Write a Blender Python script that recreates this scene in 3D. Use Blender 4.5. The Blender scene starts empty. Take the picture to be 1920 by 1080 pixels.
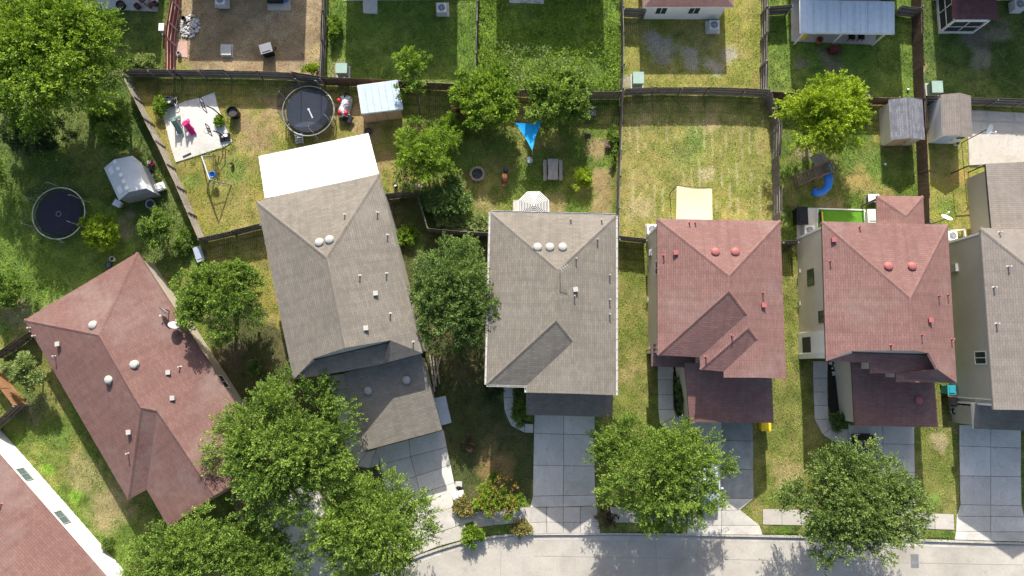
import bpy, math, random
import numpy as np
from mathutils import Vector
random.seed(7); RS = np.random.RandomState(11)
scene = bpy.context.scene
# ------------------------------------------------------------------ camera, sky, sun, exposure
CAM_H, TILT, FPX = 56.0, math.radians(6.6), 1300.0
cam_data = bpy.data.cameras.new('camera'); cam = bpy.data.objects.new('camera', cam_data)
scene.collection.objects.link(cam); scene.camera = cam
cam.location = (0, 0, CAM_H); cam.rotation_euler = (TILT, 0, 0)
cam_data.sensor_width = 36; cam_data.lens = FPX / 1920 * 36; cam_data.clip_end = 2000
SUN_EL, SUN_AZ = math.radians(31.5), math.radians(1.4)
world = bpy.data.worlds.new('World'); scene.world = world; world.use_nodes = True
wn = world.node_tree.nodes; wl = world.node_tree.links
sky = wn.new('ShaderNodeTexSky'); sky.sky_type = 'NISHITA'; sky.sun_disc = False
sky.dust_density = 3.0; sky.ozone_density = .7; sky.sun_elevation = SUN_EL; sky.sun_rotation = -SUN_AZ
wn['Background'].inputs['Strength'].default_value = 0.122
wl.new(sky.outputs['Color'], wn['Background'].inputs['Color'])
sd = bpy.data.lights.new('sun', 'SUN'); sd.energy = 4.6; sd.angle = math.radians(0.5); sd.color = (1, .965, .885)
sun = bpy.data.objects.new('sun', sd); scene.collection.objects.link(sun)
sdir = Vector((math.sin(SUN_AZ) * math.cos(SUN_EL), -math.cos(SUN_AZ) * math.cos(SUN_EL), -math.sin(SUN_EL)))
sun.rotation_euler = sdir.to_track_quat('-Z', 'Y').to_euler(); sun.location = (0, 60, 60)
scene.view_settings.view_transform = 'Standard'; scene.view_settings.look = 'None'
scene.view_settings.gamma = 1; scene.view_settings.exposure = 0.9
try: scene.cycles.transparent_max_bounces = 16
except Exception: pass
# ------------------------------------------------------------------ helpers
CT, ST = math.cos(TILT), math.sin(TILT)
def ray(px, py):
    dx, dy = (px - 960) / FPX, (540 - py) / FPX
    return Vector((dx, ST + dy * CT, -CT + dy * ST))
def W(px, py, z=0.0):
    r = ray(px, py); s = (z - CAM_H) / r.z
    return Vector((r.x * s, r.y * s, z))
def onplane(px, py, p, n):
    r = ray(px, py); o = Vector((0, 0, CAM_H)); s = (p - o).dot(n) / r.dot(n)
    return o + r * s
ORG = {}
def tag(o, label=None, cat=None, group=None, kind=None):
    if label: o['label'] = label
    if cat: o['category'] = cat
    if group: o['group'] = group
    if kind: o['kind'] = kind
    return o
def T(name, label, cat, loc, group=None):
    o = bpy.data.objects.new(name, None); scene.collection.objects.link(o)
    o.empty_display_size = .2; o.location = loc; ORG[o] = Vector(loc); return tag(o, label, cat, group)
class MB:
    def __init__(s): s.v = []; s.f = []
    def add(s, vs, fs):
        b = len(s.v); s.v += [Vector(q) for q in vs]; s.f += [tuple(b + i for i in f) for f in fs]; return s
    def prism(s, poly, z0, z1):
        n = len(poly); a = 0.
        for i in range(n):
            p, q = poly[i], poly[(i + 1) % n]; a += p[0] * q[1] - q[0] * p[1]
        if a < 0: poly = list(reversed(poly))
        zb = z0 if callable(z0) else (lambda p: z0)
        zt = z1 if callable(z1) else (lambda p: z1)
        vs = [(p[0], p[1], zb(p)) for p in poly] + [(p[0], p[1], zt(p)) for p in poly]
        fs = [tuple(range(n - 1, -1, -1)), tuple(range(n, 2 * n))] + [(i, (i + 1) % n, n + (i + 1) % n, n + i) for i in range(n)]
        return s.add(vs, fs)
    def box(s, c, size, rz=0, tilt=None):
        hx, hy, hz = size[0] / 2, size[1] / 2, size[2] / 2; ca, sa = math.cos(rz), math.sin(rz); vs = []
        for z in (-hz, hz):
            for x, y in ((-hx, -hy), (hx, -hy), (hx, hy), (-hx, hy)):
                vs.append((c[0] + x * ca - y * sa, c[1] + x * sa + y * ca, c[2] + z))
        return s.add(vs, [(3, 2, 1, 0), (4, 5, 6, 7), (0, 1, 5, 4), (1, 2, 6, 5), (2, 3, 7, 6), (3, 0, 4, 7)])
    def bar(s, a, b, w, h=None):       # square bar from a to b
        a, b = Vector(a), Vector(b); d = (b - a)
        if d.length < 1e-6: return s
        d.normalize(); up = Vector((0, 0, 1)) if abs(d.z) < .95 else Vector((0, 1, 0))
        x = d.cross(up).normalized(); y = x.cross(d).normalized(); h = h or w; vs = []
        for p in (a, b):
            for i, j in ((-1, -1), (1, -1), (1, 1), (-1, 1)): vs.append(p + x * (i * w / 2) + y * (j * h / 2))
        return s.add(vs, [(3, 2, 1, 0), (4, 5, 6, 7), (0, 1, 5, 4), (1, 2, 6, 5), (2, 3, 7, 6), (3, 0, 4, 7)])
    def tube(s, pts, rad, n=8, cap=True):
        pts = [Vector(p) for p in pts]; m = len(pts); rad = rad if hasattr(rad, '__len__') else [rad] * m; vs = []; fs = []
        for k, p in enumerate(pts):
            d = (pts[min(k + 1, m - 1)] - pts[max(k - 1, 0)]).normalized()
            up = Vector((0, 0, 1)) if abs(d.z) < .9 else Vector((0, 1, 0))
            x = d.cross(up).normalized(); y = x.cross(d)
            for i in range(n):
                t = 2 * math.pi * i / n; vs.append(p + x * (rad[k] * math.cos(t)) + y * (rad[k] * math.sin(t)))
        for k in range(m - 1):
            for i in range(n):
                fs.append((k * n + i, k * n + (i + 1) % n, (k + 1) * n + (i + 1) % n, (k + 1) * n + i))
        if cap: fs += [tuple(range(n - 1, -1, -1)), tuple(range((m - 1) * n, m * n))]
        return s.add(vs, fs)
    def lathe(s, c, prof, n=20):       # prof: (r, z) from bottom to top
        vs = []; fs = []; m = len(prof)
        for r, z in prof:
            for i in range(n):
                t = 2 * math.pi * i / n; vs.append((c[0] + r * math.cos(t), c[1] + r * math.sin(t), c[2] + z))
        for k in range(m - 1):
            for i in range(n):
                fs.append((k * n + i, k * n + (i + 1) % n, (k + 1) * n + (i + 1) % n, (k + 1) * n + i))
        fs += [tuple(range(n - 1, -1, -1)), tuple(range((m - 1) * n, m * n))]
        return s.add(vs, fs)
    def ring(s, c, R, r, n=48, k=6):
        vs = []; fs = []
        for i in range(n):
            t = 2 * math.pi * i / n
            for j in range(k):
                u = 2 * math.pi * j / k; q = R + r * math.cos(u)
                vs.append((c[0] + q * math.cos(t), c[1] + q * math.sin(t), c[2] + r * math.sin(u)))
        for i in range(n):
            for j in range(k):
                fs.append((i * k + j, ((i + 1) % n) * k + j, ((i + 1) % n) * k + (j + 1) % k, i * k + (j + 1) % k))
        return s.add(vs, fs)
    def build(s, name, mat, parent=None, smooth=False, uv=False, loc=None):
        o0 = ORG[parent] if parent else Vector(loc or (0, 0, 0))
        me = bpy.data.meshes.new(name); me.from_pydata([tuple(v - o0) for v in s.v], [], s.f)
        if uv: slope_uv(me)
        me.materials.append(mat)
        if smooth: me.polygons.foreach_set('use_smooth', [True] * len(me.polygons))
        me.update(); o = bpy.data.objects.new(name, me); scene.collection.objects.link(o)
        if parent: o.parent = parent
        else: o.location = o0
        ORG[o] = o0; return o
def slope_uv(me):
    l = me.uv_layers.new(name='UVMap'); Z = Vector((0, 0, 1))
    for p in me.polygons:
        n = p.normal; h = Z.cross(n)
        if h.length < .02: h = Vector((1, 0, 0))
        h.normalize(); u = n.cross(h)
        for li in p.loop_indices:
            q = me.vertices[me.loops[li].vertex_index].co; l.data[li].uv = (q.dot(h), q.dot(u))
def fast_mesh(name, verts, faces_n, mat, parent=None, col=None, loc=(0, 0, 0), smooth=False):
    """verts (N,3); every face uses faces_n consecutive verts; col (N,3)"""
    o0 = np.array(ORG[parent] if parent else loc); me = bpy.data.meshes.new(name); N = len(verts); F = N // faces_n
    me.vertices.add(N); me.vertices.foreach_set('co', (verts - o0).astype(np.float32).ravel())
    me.loops.add(N); me.loops.foreach_set('vertex_index', np.arange(N, dtype=np.int32))
    me.polygons.add(F); me.polygons.foreach_set('loop_start', np.arange(0, N, faces_n, dtype=np.int32))
    me.update(calc_edges=True)
    if col is not None:
        a = me.color_attributes.new('Col', 'FLOAT_COLOR', 'POINT')
        a.data.foreach_set('color', np.hstack([col, np.ones((N, 1))]).astype(np.float32).ravel())
    me.materials.append(mat); o = bpy.data.objects.new(name, me); scene.collection.objects.link(o)
    if parent: o.parent = parent
    else: o.location = loc
    ORG[o] = Vector(o0); return o
def inset(poly, d):
    n = len(poly); a = sum(poly[i][0] * poly[(i + 1) % n][1] - poly[(i + 1) % n][0] * poly[i][1] for i in range(n))
    sgn = 1 if a > 0 else -1; out = []
    for i in range(n):
        p, q, r = [Vector(poly[k % n][:2]) for k in (i - 1, i, i + 1)]
        e1 = (q - p).normalized(); e2 = (r - q).normalized()
        n1 = Vector((-e1.y, e1.x)) * sgn; n2 = Vector((-e2.y, e2.x)) * sgn; b = n1 + n2
        k = b.dot(n1); out.append(q + b * (d / k if abs(k) > .15 else 0))
    return out
_tab = RS.rand(64, 128, 128)
def vnoise(x, y, sc, seed=0):
    t = _tab[seed % 64]; u = np.asarray(x) / sc + 37.3 * seed; v = np.asarray(y) / sc + 11.7 * seed
    i = np.floor(u).astype(int); j = np.floor(v).astype(int); a = u - i; b = v - j
    a = a * a * (3 - 2 * a); b = b * b * (3 - 2 * b); i0, i1, j0, j1 = i % 128, (i + 1) % 128, j % 128, (j + 1) % 128
    return (t[i0, j0] * (1 - a) + t[i1, j0] * a) * (1 - b) + (t[i0, j1] * (1 - a) + t[i1, j1] * a) * b
def fbm(x, y, sc, seed=0):
    return vnoise(x, y, sc, seed) * .5 + vnoise(x, y, sc * .47, seed + 1) * .3 + vnoise(x, y, sc * .21, seed + 2) * .2
def inpoly(x, y, poly):
    r = np.zeros(np.shape(x), bool); n = len(poly)
    for i in range(n):
        x0, y0 = poly[i][0], poly[i][1]; x1, y1 = poly[(i + 1) % n][0], poly[(i + 1) % n][1]
        if y0 == y1: continue
        c = ((y0 > y) != (y1 > y)) & (x < (x1 - x0) * (y - y0) / (y1 - y0) + x0); r ^= c
    return r
EXCL = []                                        # ground polygons where no grass grows
def P(*pts, z=0.0): return [W(a, b, z) for a, b in pts]
# ------------------------------------------------------------------ materials
MATS = {}
def nmat(name):
    m = bpy.data.materials.new(name); m.use_nodes = True; nt = m.node_tree
    b = nt.nodes['Principled BSDF']; b.inputs['Specular IOR Level'].default_value = .25
    return m, nt, b
def noise_node(nt, scale, detail=4, rough=.6, coord='Object'):
    tc = nt.nodes.new('ShaderNodeTexCoord'); n = nt.nodes.new('ShaderNodeTexNoise')
    n.inputs['Scale'].default_value = scale; n.inputs['Detail'].default_value = detail; n.inputs['Roughness'].default_value = rough
    nt.links.new(tc.outputs[coord], n.inputs['Vector']); return n
def mixc(nt, fac, a, b, mode='MIX'):
    x = nt.nodes.new('ShaderNodeMix'); x.data_type = 'RGBA'; x.blend_type = mode
    for sock, val in ((x.inputs[0], fac), (x.inputs[6], a), (x.inputs[7], b)):
        if hasattr(val, 'is_linked'): nt.links.new(val, sock)
        elif isinstance(val, (int, float)): sock.default_value = val
        else: sock.default_value = (*val[:3], 1)
    return x.outputs[2]
def ramp(nt, src, lo, hi):
    r = nt.nodes.new('ShaderNodeMapRange'); r.inputs[1].default_value = lo; r.inputs[2].default_value = hi
    nt.links.new(src, r.inputs[0]); return r.outputs[0]
def bump(nt, b, h, strength=.3, dist=.02):
    n = nt.nodes.new('ShaderNodeBump'); n.inputs['Strength'].default_value = strength; n.inputs['Distance'].default_value = dist
    nt.links.new(h, n.inputs['Height']); nt.links.new(n.outputs[0], b.inputs['Normal'])
def paint(name, c, rough=.6, var=.18, scale=3., metal=0., spec=.25):
    if name in MATS: return MATS[name]
    m, nt, b = nmat(name); n = noise_node(nt, scale); f = noise_node(nt, scale * 14, 2)
    k = mixc(nt, ramp(nt, n.outputs[0], .3, .7), [q * (1 - var) for q in c], [min(1, q * (1 + var * .6)) for q in c])
    k = mixc(nt, ramp(nt, f.outputs[0], .35, .75), k, mixc(nt, .5, k, [q * .6 for q in c])) if var > .1 else k
    nt.links.new(k, b.inputs['Base Color']); b.inputs['Roughness'].default_value = rough; b.inputs['Metallic'].default_value = metal
    b.inputs['Specular IOR Level'].default_value = spec
    MATS[name] = m; return m
def shingle(name, c1, c2, dark):
    m, nt, b = nmat(name); uv = nt.nodes.new('ShaderNodeUVMap')
    br = nt.nodes.new('ShaderNodeTexBrick'); nt.links.new(uv.outputs[0], br.inputs['Vector'])
    for k, v in (('Scale', 1.), ('Mortar Size', .010), ('Mortar Smooth', .3), ('Bias', 0.), ('Brick Width', .42), ('Row Height', .165)): br.inputs[k].default_value = v
    br.inputs['Color1'].default_value = (*c1, 1); br.inputs['Color2'].default_value = (*c2, 1); br.inputs['Mortar'].default_value = (*dark, 1)
    n = noise_node(nt, .45, 5); n2 = noise_node(nt, 9, 3)
    k = mixc(nt, ramp(nt, n.outputs[0], .35, .7), br.outputs['Color'], mixc(nt, .35, br.outputs['Color'], dark))
    mp = nt.nodes.new('ShaderNodeMapping'); mp.inputs['Scale'].default_value = (2.2, .22, 1); nt.links.new(uv.outputs[0], mp.inputs['Vector'])
    st = nt.nodes.new('ShaderNodeTexNoise'); st.inputs['Scale'].default_value = 1.; st.inputs['Detail'].default_value = 4; nt.links.new(mp.outputs[0], st.inputs['Vector'])
    k = mixc(nt, ramp(nt, st.outputs[0], .46, .74), k, mixc(nt, .42, k, dark)); w2 = noise_node(nt, .22, 4, .7); k = mixc(nt, ramp(nt, w2.outputs[0], .5, .72), k, mixc(nt, .16, k, (.55, .5, .45)))
    k = mixc(nt, ramp(nt, n2.outputs[0], .3, .8), mixc(nt, .25, k, dark), k)
    nt.links.new(k, b.inputs['Base Color']); b.inputs['Roughness'].default_value = .92; b.inputs['Specular IOR Level'].default_value = .15
    sp = nt.nodes.new('ShaderNodeSeparateXYZ'); nt.links.new(uv.outputs[0], sp.inputs[0])
    dv = nt.nodes.new('ShaderNodeMath'); dv.operation = 'DIVIDE'; dv.inputs[1].default_value = .165; nt.links.new(sp.outputs[1], dv.inputs[0])
    fr = nt.nodes.new('ShaderNodeMath'); fr.operation = 'FRACT'; nt.links.new(dv.outputs[0], fr.inputs[0])
    iv = nt.nodes.new('ShaderNodeMath'); iv.operation = 'SUBTRACT'; iv.inputs[0].default_value = 1; nt.links.new(fr.outputs[0], iv.inputs[1])
    bump(nt, b, iv.outputs[0], .55, .022); MATS[name] = m; return m
def concrete(name, c, var=.25, scale=.5):
    m, nt, b = nmat(name); n = noise_node(nt, scale, 6, .65); f = noise_node(nt, 7, 4); s = noise_node(nt, .16, 3)
    oi = nt.nodes.new('ShaderNodeObjectInfo')
    k = mixc(nt, ramp(nt, n.outputs[0], .3, .72), [q * (1 - var) for q in c], [min(1, q * (1 + var * .35)) for q in c])
    k = mixc(nt, ramp(nt, f.outputs[0], .45, .8), k, mixc(nt, .22, k, (.1, .09, .08)))
    k = mixc(nt, ramp(nt, s.outputs[0], .5, .72), k, mixc(nt, .34, k, (.16, .13, .1)))
    g = noise_node(nt, 1.7, 5, .75); k = mixc(nt, ramp(nt, g.outputs[0], .56, .74), k, mixc(nt, .3, k, (.08, .075, .07)))
    k = mixc(nt, ramp(nt, oi.outputs['Random'], 0, 4.), k, (.1, .1, .1))
    nt.links.new(k, b.inputs['Base Color']); b.inputs['Roughness'].default_value = .9; bump(nt, b, f.outputs[0], .15, .01); MATS[name] = m; return m
def wood(name, c, c2, stretch=(14, 14, 1.2)):
    m, nt, b = nmat(name); tc = nt.nodes.new('ShaderNodeTexCoord'); mp = nt.nodes.new('ShaderNodeMapping'); mp.inputs['Scale'].default_value = stretch
    nt.links.new(tc.outputs['Object'], mp.inputs[0]); n = nt.nodes.new('ShaderNodeTexNoise'); n.inputs['Scale'].default_value = 1.; n.inputs['Detail'].default_value = 5
    nt.links.new(mp.outputs[0], n.inputs['Vector']); g = noise_node(nt, .6, 3)
    k = mixc(nt, ramp(nt, n.outputs[0], .3, .7), c, c2); k = mixc(nt, ramp(nt, g.outputs[0], .4, .7), k, mixc(nt, .5, k, [q * .5 for q in c]))
    nt.links.new(k, b.inputs['Base Color']); b.inputs['Roughness'].default_value = .9; MATS[name] = m; return m
def attr_mat(name, transl=0., rough=.8, fine=None, bumps=None, spec=.2):
    m, nt, b = nmat(name); a = nt.nodes.new('ShaderNodeVertexColor'); a.layer_name = 'Col'; col = a.outputs[0]
    b.inputs['Roughness'].default_value = rough; b.inputs['Specular IOR Level'].default_value = spec
    if fine:
        n = noise_node(nt, fine, 5, .7); col = mixc(nt, ramp(nt, n.outputs[0], .3, .75), mixc(nt, .7, col, (.01, .01, .005)), mixc(nt, .05, col, (.6, .5, .3)))
        if bumps: bump(nt, b, n.outputs[0], .8, bumps)
    nt.links.new(col, b.inputs['Base Color'])
    if transl:
        t = nt.nodes.new('ShaderNodeBsdfTranslucent'); nt.links.new(mixc(nt, 1., col, (1.15, 1.1, .5), 'MULTIPLY'), t.inputs[0])
        x = nt.nodes.new('ShaderNodeMixShader'); x.inputs[0].default_value = transl
        nt.links.new(b.outputs[0], x.inputs[1]); nt.links.new(t.outputs[0], x.inputs[2]); nt.links.new(x.outputs[0], nt.nodes['Material Output'].inputs[0])
    MATS[name] = m; return m
def siding(name, c, step=.18):
    m, nt, b = nmat(name); tc = nt.nodes.new('ShaderNodeTexCoord'); sp = nt.nodes.new('ShaderNodeSeparateXYZ'); nt.links.new(tc.outputs['Object'], sp.inputs[0])
    dv = nt.nodes.new('ShaderNodeMath'); dv.operation = 'DIVIDE'; dv.inputs[1].default_value = step; nt.links.new(sp.outputs[2], dv.inputs[0])
    fr = nt.nodes.new('ShaderNodeMath'); fr.operation = 'FRACT'; nt.links.new(dv.outputs[0], fr.inputs[0]); n = noise_node(nt, .8, 4)
    k = mixc(nt, ramp(nt, n.outputs[0], .3, .8), c, [q * .86 for q in c]); nt.links.new(k, b.inputs['Base Color']); b.inputs['Roughness'].default_value = .7
    bump(nt, b, fr.outputs[0], .5, .02); MATS[name] = m; return m
def glassy(name, c, rough=.08):
    m, nt, b = nmat(name); b.inputs['Base Color'].default_value = (*c, 1); b.inputs['Roughness'].default_value = rough; b.inputs['Specular IOR Level'].default_value = .6; MATS[name] = m; return m
def netting(name, c, alpha):
    m, nt, b = nmat(name); b.inputs['Base Color'].default_value = (*c, 1); b.inputs['Roughness'].default_value = .9
    t = nt.nodes.new('ShaderNodeBsdfTransparent'); x = nt.nodes.new('ShaderNodeMixShader'); x.inputs[0].default_value = alpha
    nt.links.new(t.outputs[0], x.inputs[1]); nt.links.new(b.outputs[0], x.inputs[2]); nt.links.new(x.outputs[0], nt.nodes['Material Output'].inputs[0]); MATS[name] = m; return m
M_RED = shingle('shingle_red', (.26, .145, .128), (.21, .115, .103), (.11, .06, .055))
M_RED2 = shingle('shingle_brown_red', (.222, .124, .106), (.182, .10, .087), (.10, .055, .048))
M_GREY = shingle('shingle_grey', (.24, .211, .174), (.185, .164, .137), (.11, .098, .085))
M_GREY2 = shingle('shingle_taupe', (.25, .214, .188), (.21, .183, .163), (.12, .105, .095))
M_MAROON = shingle('shingle_maroon', (.16, .075, .08), (.13, .06, .065), (.06, .03, .03))
M_SLATE = shingle('shingle_slate', (.23, .23, .26), (.13, .135, .16), (.08, .08, .09))
M_CON = concrete('concrete_drive', (.70, .655, .585), .22); M_WALK = concrete('concrete_walk', (.53, .485, .425), .2); M_STREET = concrete('street_concrete', (.47, .43, .37), .24, .3)
M_PATIO = concrete('concrete_patio', (.66, .64, .60), .08); M_JOINT = paint('joint_dirt', (.07, .065, .055), .95)
M_CREAM = siding('siding_cream', (.62, .56, .47)); M_WHITE_W = siding('siding_white', (.8, .79, .76)); M_TAN = siding('siding_tan', (.42, .36, .29)); M_GREYW = siding('siding_grey', (.46, .42, .355)); M_PINKW = siding('siding_redbrown', (.22, .12, .10))
M_TRIM = paint('white_trim', (.78, .76, .72), .5, .08); M_BROWNTRIM = paint('brown_trim', (.16, .09, .08), .6); M_GREYTRIM = paint('grey_trim', (.35, .33, .3), .6)
M_GLASS = glassy('window_glass', (.03, .04, .045)); M_SCREEN = paint('porch_screen', (.04, .045, .045), .7)
M_FENCE = wood('fence_weathered', (.105, .092, .08), (.19, .17, .15)); M_FENCE_B = wood('fence_brown', (.085, .056, .04), (.15, .10, .07)); M_FENCE_R = wood('fence_red', (.27, .05, .035), (.36, .085, .06)); M_FENCE_O = wood('fence_cedar', (.27, .14, .07), (.4, .22, .11)); M_RAIL_R = wood('rail_pale_red', (.55, .36, .31), (.65, .47, .41)); M_POST = wood('fence_post_grey', (.2, .18, .155), (.33, .3, .27)); M_FENCE_L = wood('fence_light', (.3, .25, .2), (.42, .36, .29))
M_WMETAL = paint('white_metal_roof', (.55, .555, .555), .45, .1); M_BMETAL = paint('blue_white_metal', (.50, .575, .64), .4, .1); M_GALV = paint('galvanised', (.55, .56, .56), .4, .15, metal=.3); M_BLACK = paint('black_plastic', (.012, .012, .014), .5, .1); M_DARKM = paint('dark_metal', (.05, .05, .055), .45)
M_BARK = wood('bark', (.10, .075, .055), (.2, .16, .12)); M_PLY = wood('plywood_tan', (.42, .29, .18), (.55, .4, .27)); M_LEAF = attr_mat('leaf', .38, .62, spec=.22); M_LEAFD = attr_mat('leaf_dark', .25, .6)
M_GROUND = attr_mat('ground_lawn', 0, .95, 9., .03); M_GRASS = attr_mat('grass_blade', .18, .8); M_STONE = paint('pale_stone', (.55, .53, .5), .85, .3, 6); M_RUST = paint('rust', (.19, .075, .045), .8, .3, 8)
# ------------------------------------------------------------------ ground colours by yard (albedo)
DRY = ((.37, .31, .07), (.44, .35, .12), (.20, .24, .035)); GRN = ((.16, .28, .035), (.27, .36, .06), (.09, .17, .022)); LUSH = ((.19, .32, .04), (.26, .39, .06), (.10, .18, .025))
DIRT = ((.42, .30, .17), (.5, .38, .23), (.3, .22, .12)); MIXD = ((.16, .25, .03), (.33, .30, .085), (.09, .16, .018)); MOW = ((.34, .31, .08), (.42, .35, .12), (.20, .25, .04)); DKG = ((.10, .18, .03), (.19, .24, .055), (.065, .12, .02))
FRT = ((.22, .25, .045), (.36, .31, .10), (.14, .19, .025)); YEL = ((.34, .33, .06), (.42, .36, .11), (.20, .26, .03)); SHAD = ((.09, .11, .03), (.15, .13, .055), (.06, .085, .02))  # SHAD puts the shade of houses and trees into the ground colour
YARDS = [
 (MIXD, [(-300, -300), (2300, -300), (2300, 1500), (-300, 1500)]),
 (DKG, [(-200, -200), (230, -200), (235, 150), (330, 365), (372, 455), (330, 520), (255, 480), (30, 600), (-200, 640)]),
 (GRN, [(-200, 370), (180, 370), (250, 420), (255, 470), (60, 600), (-200, 690)]),
 (DKG, [(180, -200), (318, -200), (322, 135), (225, 150)]), (DIRT, [(322, -200), (606, -200), (606, 150), (325, 140)]), (GRN, [(606, -200), (895, -200), (892, 165), (606, 155)]),
 (LUSH, [(893, -200), (1166, -200), (1166, 175), (890, 165)]), (YEL, [(1166, -200), (1436, -200), (1432, 180), (1166, 180)]), (GRN, [(1436, -200), (1712, -200), (1715, 200), (1436, 190)]), (DKG, [(1712, -200), (2100, -200), (2100, 205), (1715, 200)]),
 (DRY, [(238, 152), (610, 158), (760, 165), (762, 250), (735, 360), (700, 330), (480, 420), (375, 450)]),
 (MIXD, [(760, 165), (1163, 182), (1160, 445), (800, 430), (735, 360)]), (MOW, [(1163, 182), (1442, 186), (1450, 450), (1158, 447)]), (MIXD, [(1442, 186), (1718, 200), (1725, 450), (1450, 450)]), (YEL, [(1718, 200), (2000, 205), (2000, 470), (1725, 470)]),
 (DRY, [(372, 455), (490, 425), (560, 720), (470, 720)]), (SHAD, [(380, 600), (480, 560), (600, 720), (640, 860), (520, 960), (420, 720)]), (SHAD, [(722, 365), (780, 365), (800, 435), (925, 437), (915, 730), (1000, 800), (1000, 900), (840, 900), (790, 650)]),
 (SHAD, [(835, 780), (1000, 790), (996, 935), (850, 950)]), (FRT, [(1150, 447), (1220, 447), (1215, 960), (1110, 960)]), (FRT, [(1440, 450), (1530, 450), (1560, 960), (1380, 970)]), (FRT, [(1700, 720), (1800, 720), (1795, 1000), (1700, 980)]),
 (MIXD, [(0, 640), (120, 700), (330, 1000), (240, 1100), (0, 830)]),
]
GREENP, BROWN, PALE, RICH, DKP = (.17, .27, .045), (.42, .30, .15), (.5, .45, .36), (.1, .19, .03), (.07, .1, .03)
PATCH = [(480, 255, 45, BROWN), (450, 230, 30, BROWN), (515, 200, 30, BROWN), (360, 340, 25, GREENP), (440, 320, 30, GREENP), (690, 240, 35, BROWN), (720, 300, 28, BROWN), (660, 205, 25, BROWN),
 (1120, 280, 26, BROWN), (1125, 340, 28, BROWN), (1128, 385, 26, BROWN), (1040, 380, 30, BROWN), (905, 385, 28, (.4, .33, .13)), (960, 345, 20, GREENP), (880, 290, 35, GREENP), (1010, 300, 30, RICH), (930, 270, 30, RICH),
 (1240, 90, 32, PALE), (1300, 110, 30, PALE), (1340, 125, 22, PALE), (1225, 75, 18, PALE), (1370, 100, 18, PALE), (1280, 290, 35, (.24, .29, .07)), (1300, 260, 30, GREENP), (1200, 390, 30, (.5, .42, .2)), (1320, 330, 18, (.5, .43, .24)), (1400, 330, 50, (.3, .31, .08)), (1330, 235, 25, (.48, .38, .17)), (1195, 230, 20, (.48, .38, .17)),
 (1640, 300, 30, GREENP), (1610, 340, 34, (.47, .34, .12)), (1590, 300, 26, GREENP), (1560, 390, 30, BROWN), (1660, 370, 24, (.45, .34, .12)), (1710, 300, 20, GREENP), (1560, 120, 26, (.27, .23, .16)), (1545, 100, 20, (.3, .25, .18)), (1500, 120, 16, (.3, .26, .18)), (1800, 330, 26, (.46, .33, .09)), (1775, 390, 24, GREENP), (1830, 65, 40, (.22, .19, .17)), (1870, 60, 30, (.3, .27, .2)), (1840, 110, 26, (.3, .28, .2)),
 (120, 590, 40, (.42, .34, .18)), (30, 580, 35, (.32, .27, .15)), (235, 430, 22, (.36, .3, .2)), (240, 400, 18, (.3, .25, .18)), (150, 480, 45, GREENP), (40, 460, 40, GREENP), (210, 950, 50, (.42, .33, .17)), (160, 890, 40, (.4, .34, .15)), (110, 820, 30, GREENP), (140, 930, 18, (.2, .4, .03)), (90, 880, 18, (.2, .4, .03)), (60, 770, 30, (.16, .15, .08)),
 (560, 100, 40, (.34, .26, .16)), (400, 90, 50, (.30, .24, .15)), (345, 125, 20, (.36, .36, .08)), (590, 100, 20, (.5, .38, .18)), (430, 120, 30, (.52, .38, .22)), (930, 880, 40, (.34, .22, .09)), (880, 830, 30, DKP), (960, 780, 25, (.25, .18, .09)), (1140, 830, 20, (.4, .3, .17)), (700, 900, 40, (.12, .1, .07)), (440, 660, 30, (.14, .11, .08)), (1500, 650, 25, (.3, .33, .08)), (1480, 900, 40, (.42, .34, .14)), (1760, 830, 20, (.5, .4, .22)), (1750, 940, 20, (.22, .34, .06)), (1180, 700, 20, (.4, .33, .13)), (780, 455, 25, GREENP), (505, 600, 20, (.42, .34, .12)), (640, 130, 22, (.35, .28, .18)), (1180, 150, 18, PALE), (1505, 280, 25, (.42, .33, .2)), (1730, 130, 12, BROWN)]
_yards = [(c, P(*q)) for c, q in YARDS]; _patch = [(W(a, b), r / 23.3, c) for a, b, r, c in PATCH]
def ground_col(x, y):
    x = np.asarray(x, float); y = np.asarray(y, float); out = np.zeros(x.shape + (3,))
    wx = x + (fbm(x, y, 1.6, 20) - .5) * 1.0; wy = y + (fbm(x, y, 1.6, 24) - .5) * 1.0
    a = fbm(x, y, 2.6, 3); b = fbm(x, y, .8, 7); d = fbm(x, y, 5., 12)
    fa = np.clip((a - .36) / .28, 0, 1)[..., None]; fb = np.clip((b - .42) / .25, 0, 1)[..., None]; fd = np.clip((d - .45) / .2, 0, 1)[..., None]
    for c, q in _yards:
        m = inpoly(wx * .25 + x * .75, wy * .25 + y * .75, q)
        if not m.any(): continue
        c = [np.array(k) for k in c]; v = c[0] * (1 - fa[m]) + c[1] * fa[m]; v = v * (1 - .7 * fb[m]) + c[2] * .7 * fb[m]; v = v * (1 - .3 * fd[m]) + c[2] * .3 * fd[m]; out[m] = v
    for p, r, c in _patch:
        dd = np.hypot(wx - p.x, wy - p.y) / r + (b - .5) * 1.1; w = np.clip((1.05 - dd) / .55, 0, 1)[..., None] * .8; out = out * (1 - w) + np.array(c) * w
    # strips of dead clippings left by the mower in the striped yard
    q = inpoly(x, y, P((1180, 225), (1430, 225), (1435, 410), (1175, 410)))
    s = (np.abs(((x + .02 * y + .1 * (vnoise(x, y, 2., 31) - .5)) / .62) % 1 - .5) < .1) & (fbm(x, y, 1.3, 40) > .47) & q
    out[s] = out[s] * .55 + np.array((.62, .55, .33)) * .45
    return out * (0.68 + .3 * vnoise(x, y, .3, 50) + .3 * vnoise(x, y, .75, 52))[..., None]
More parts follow.
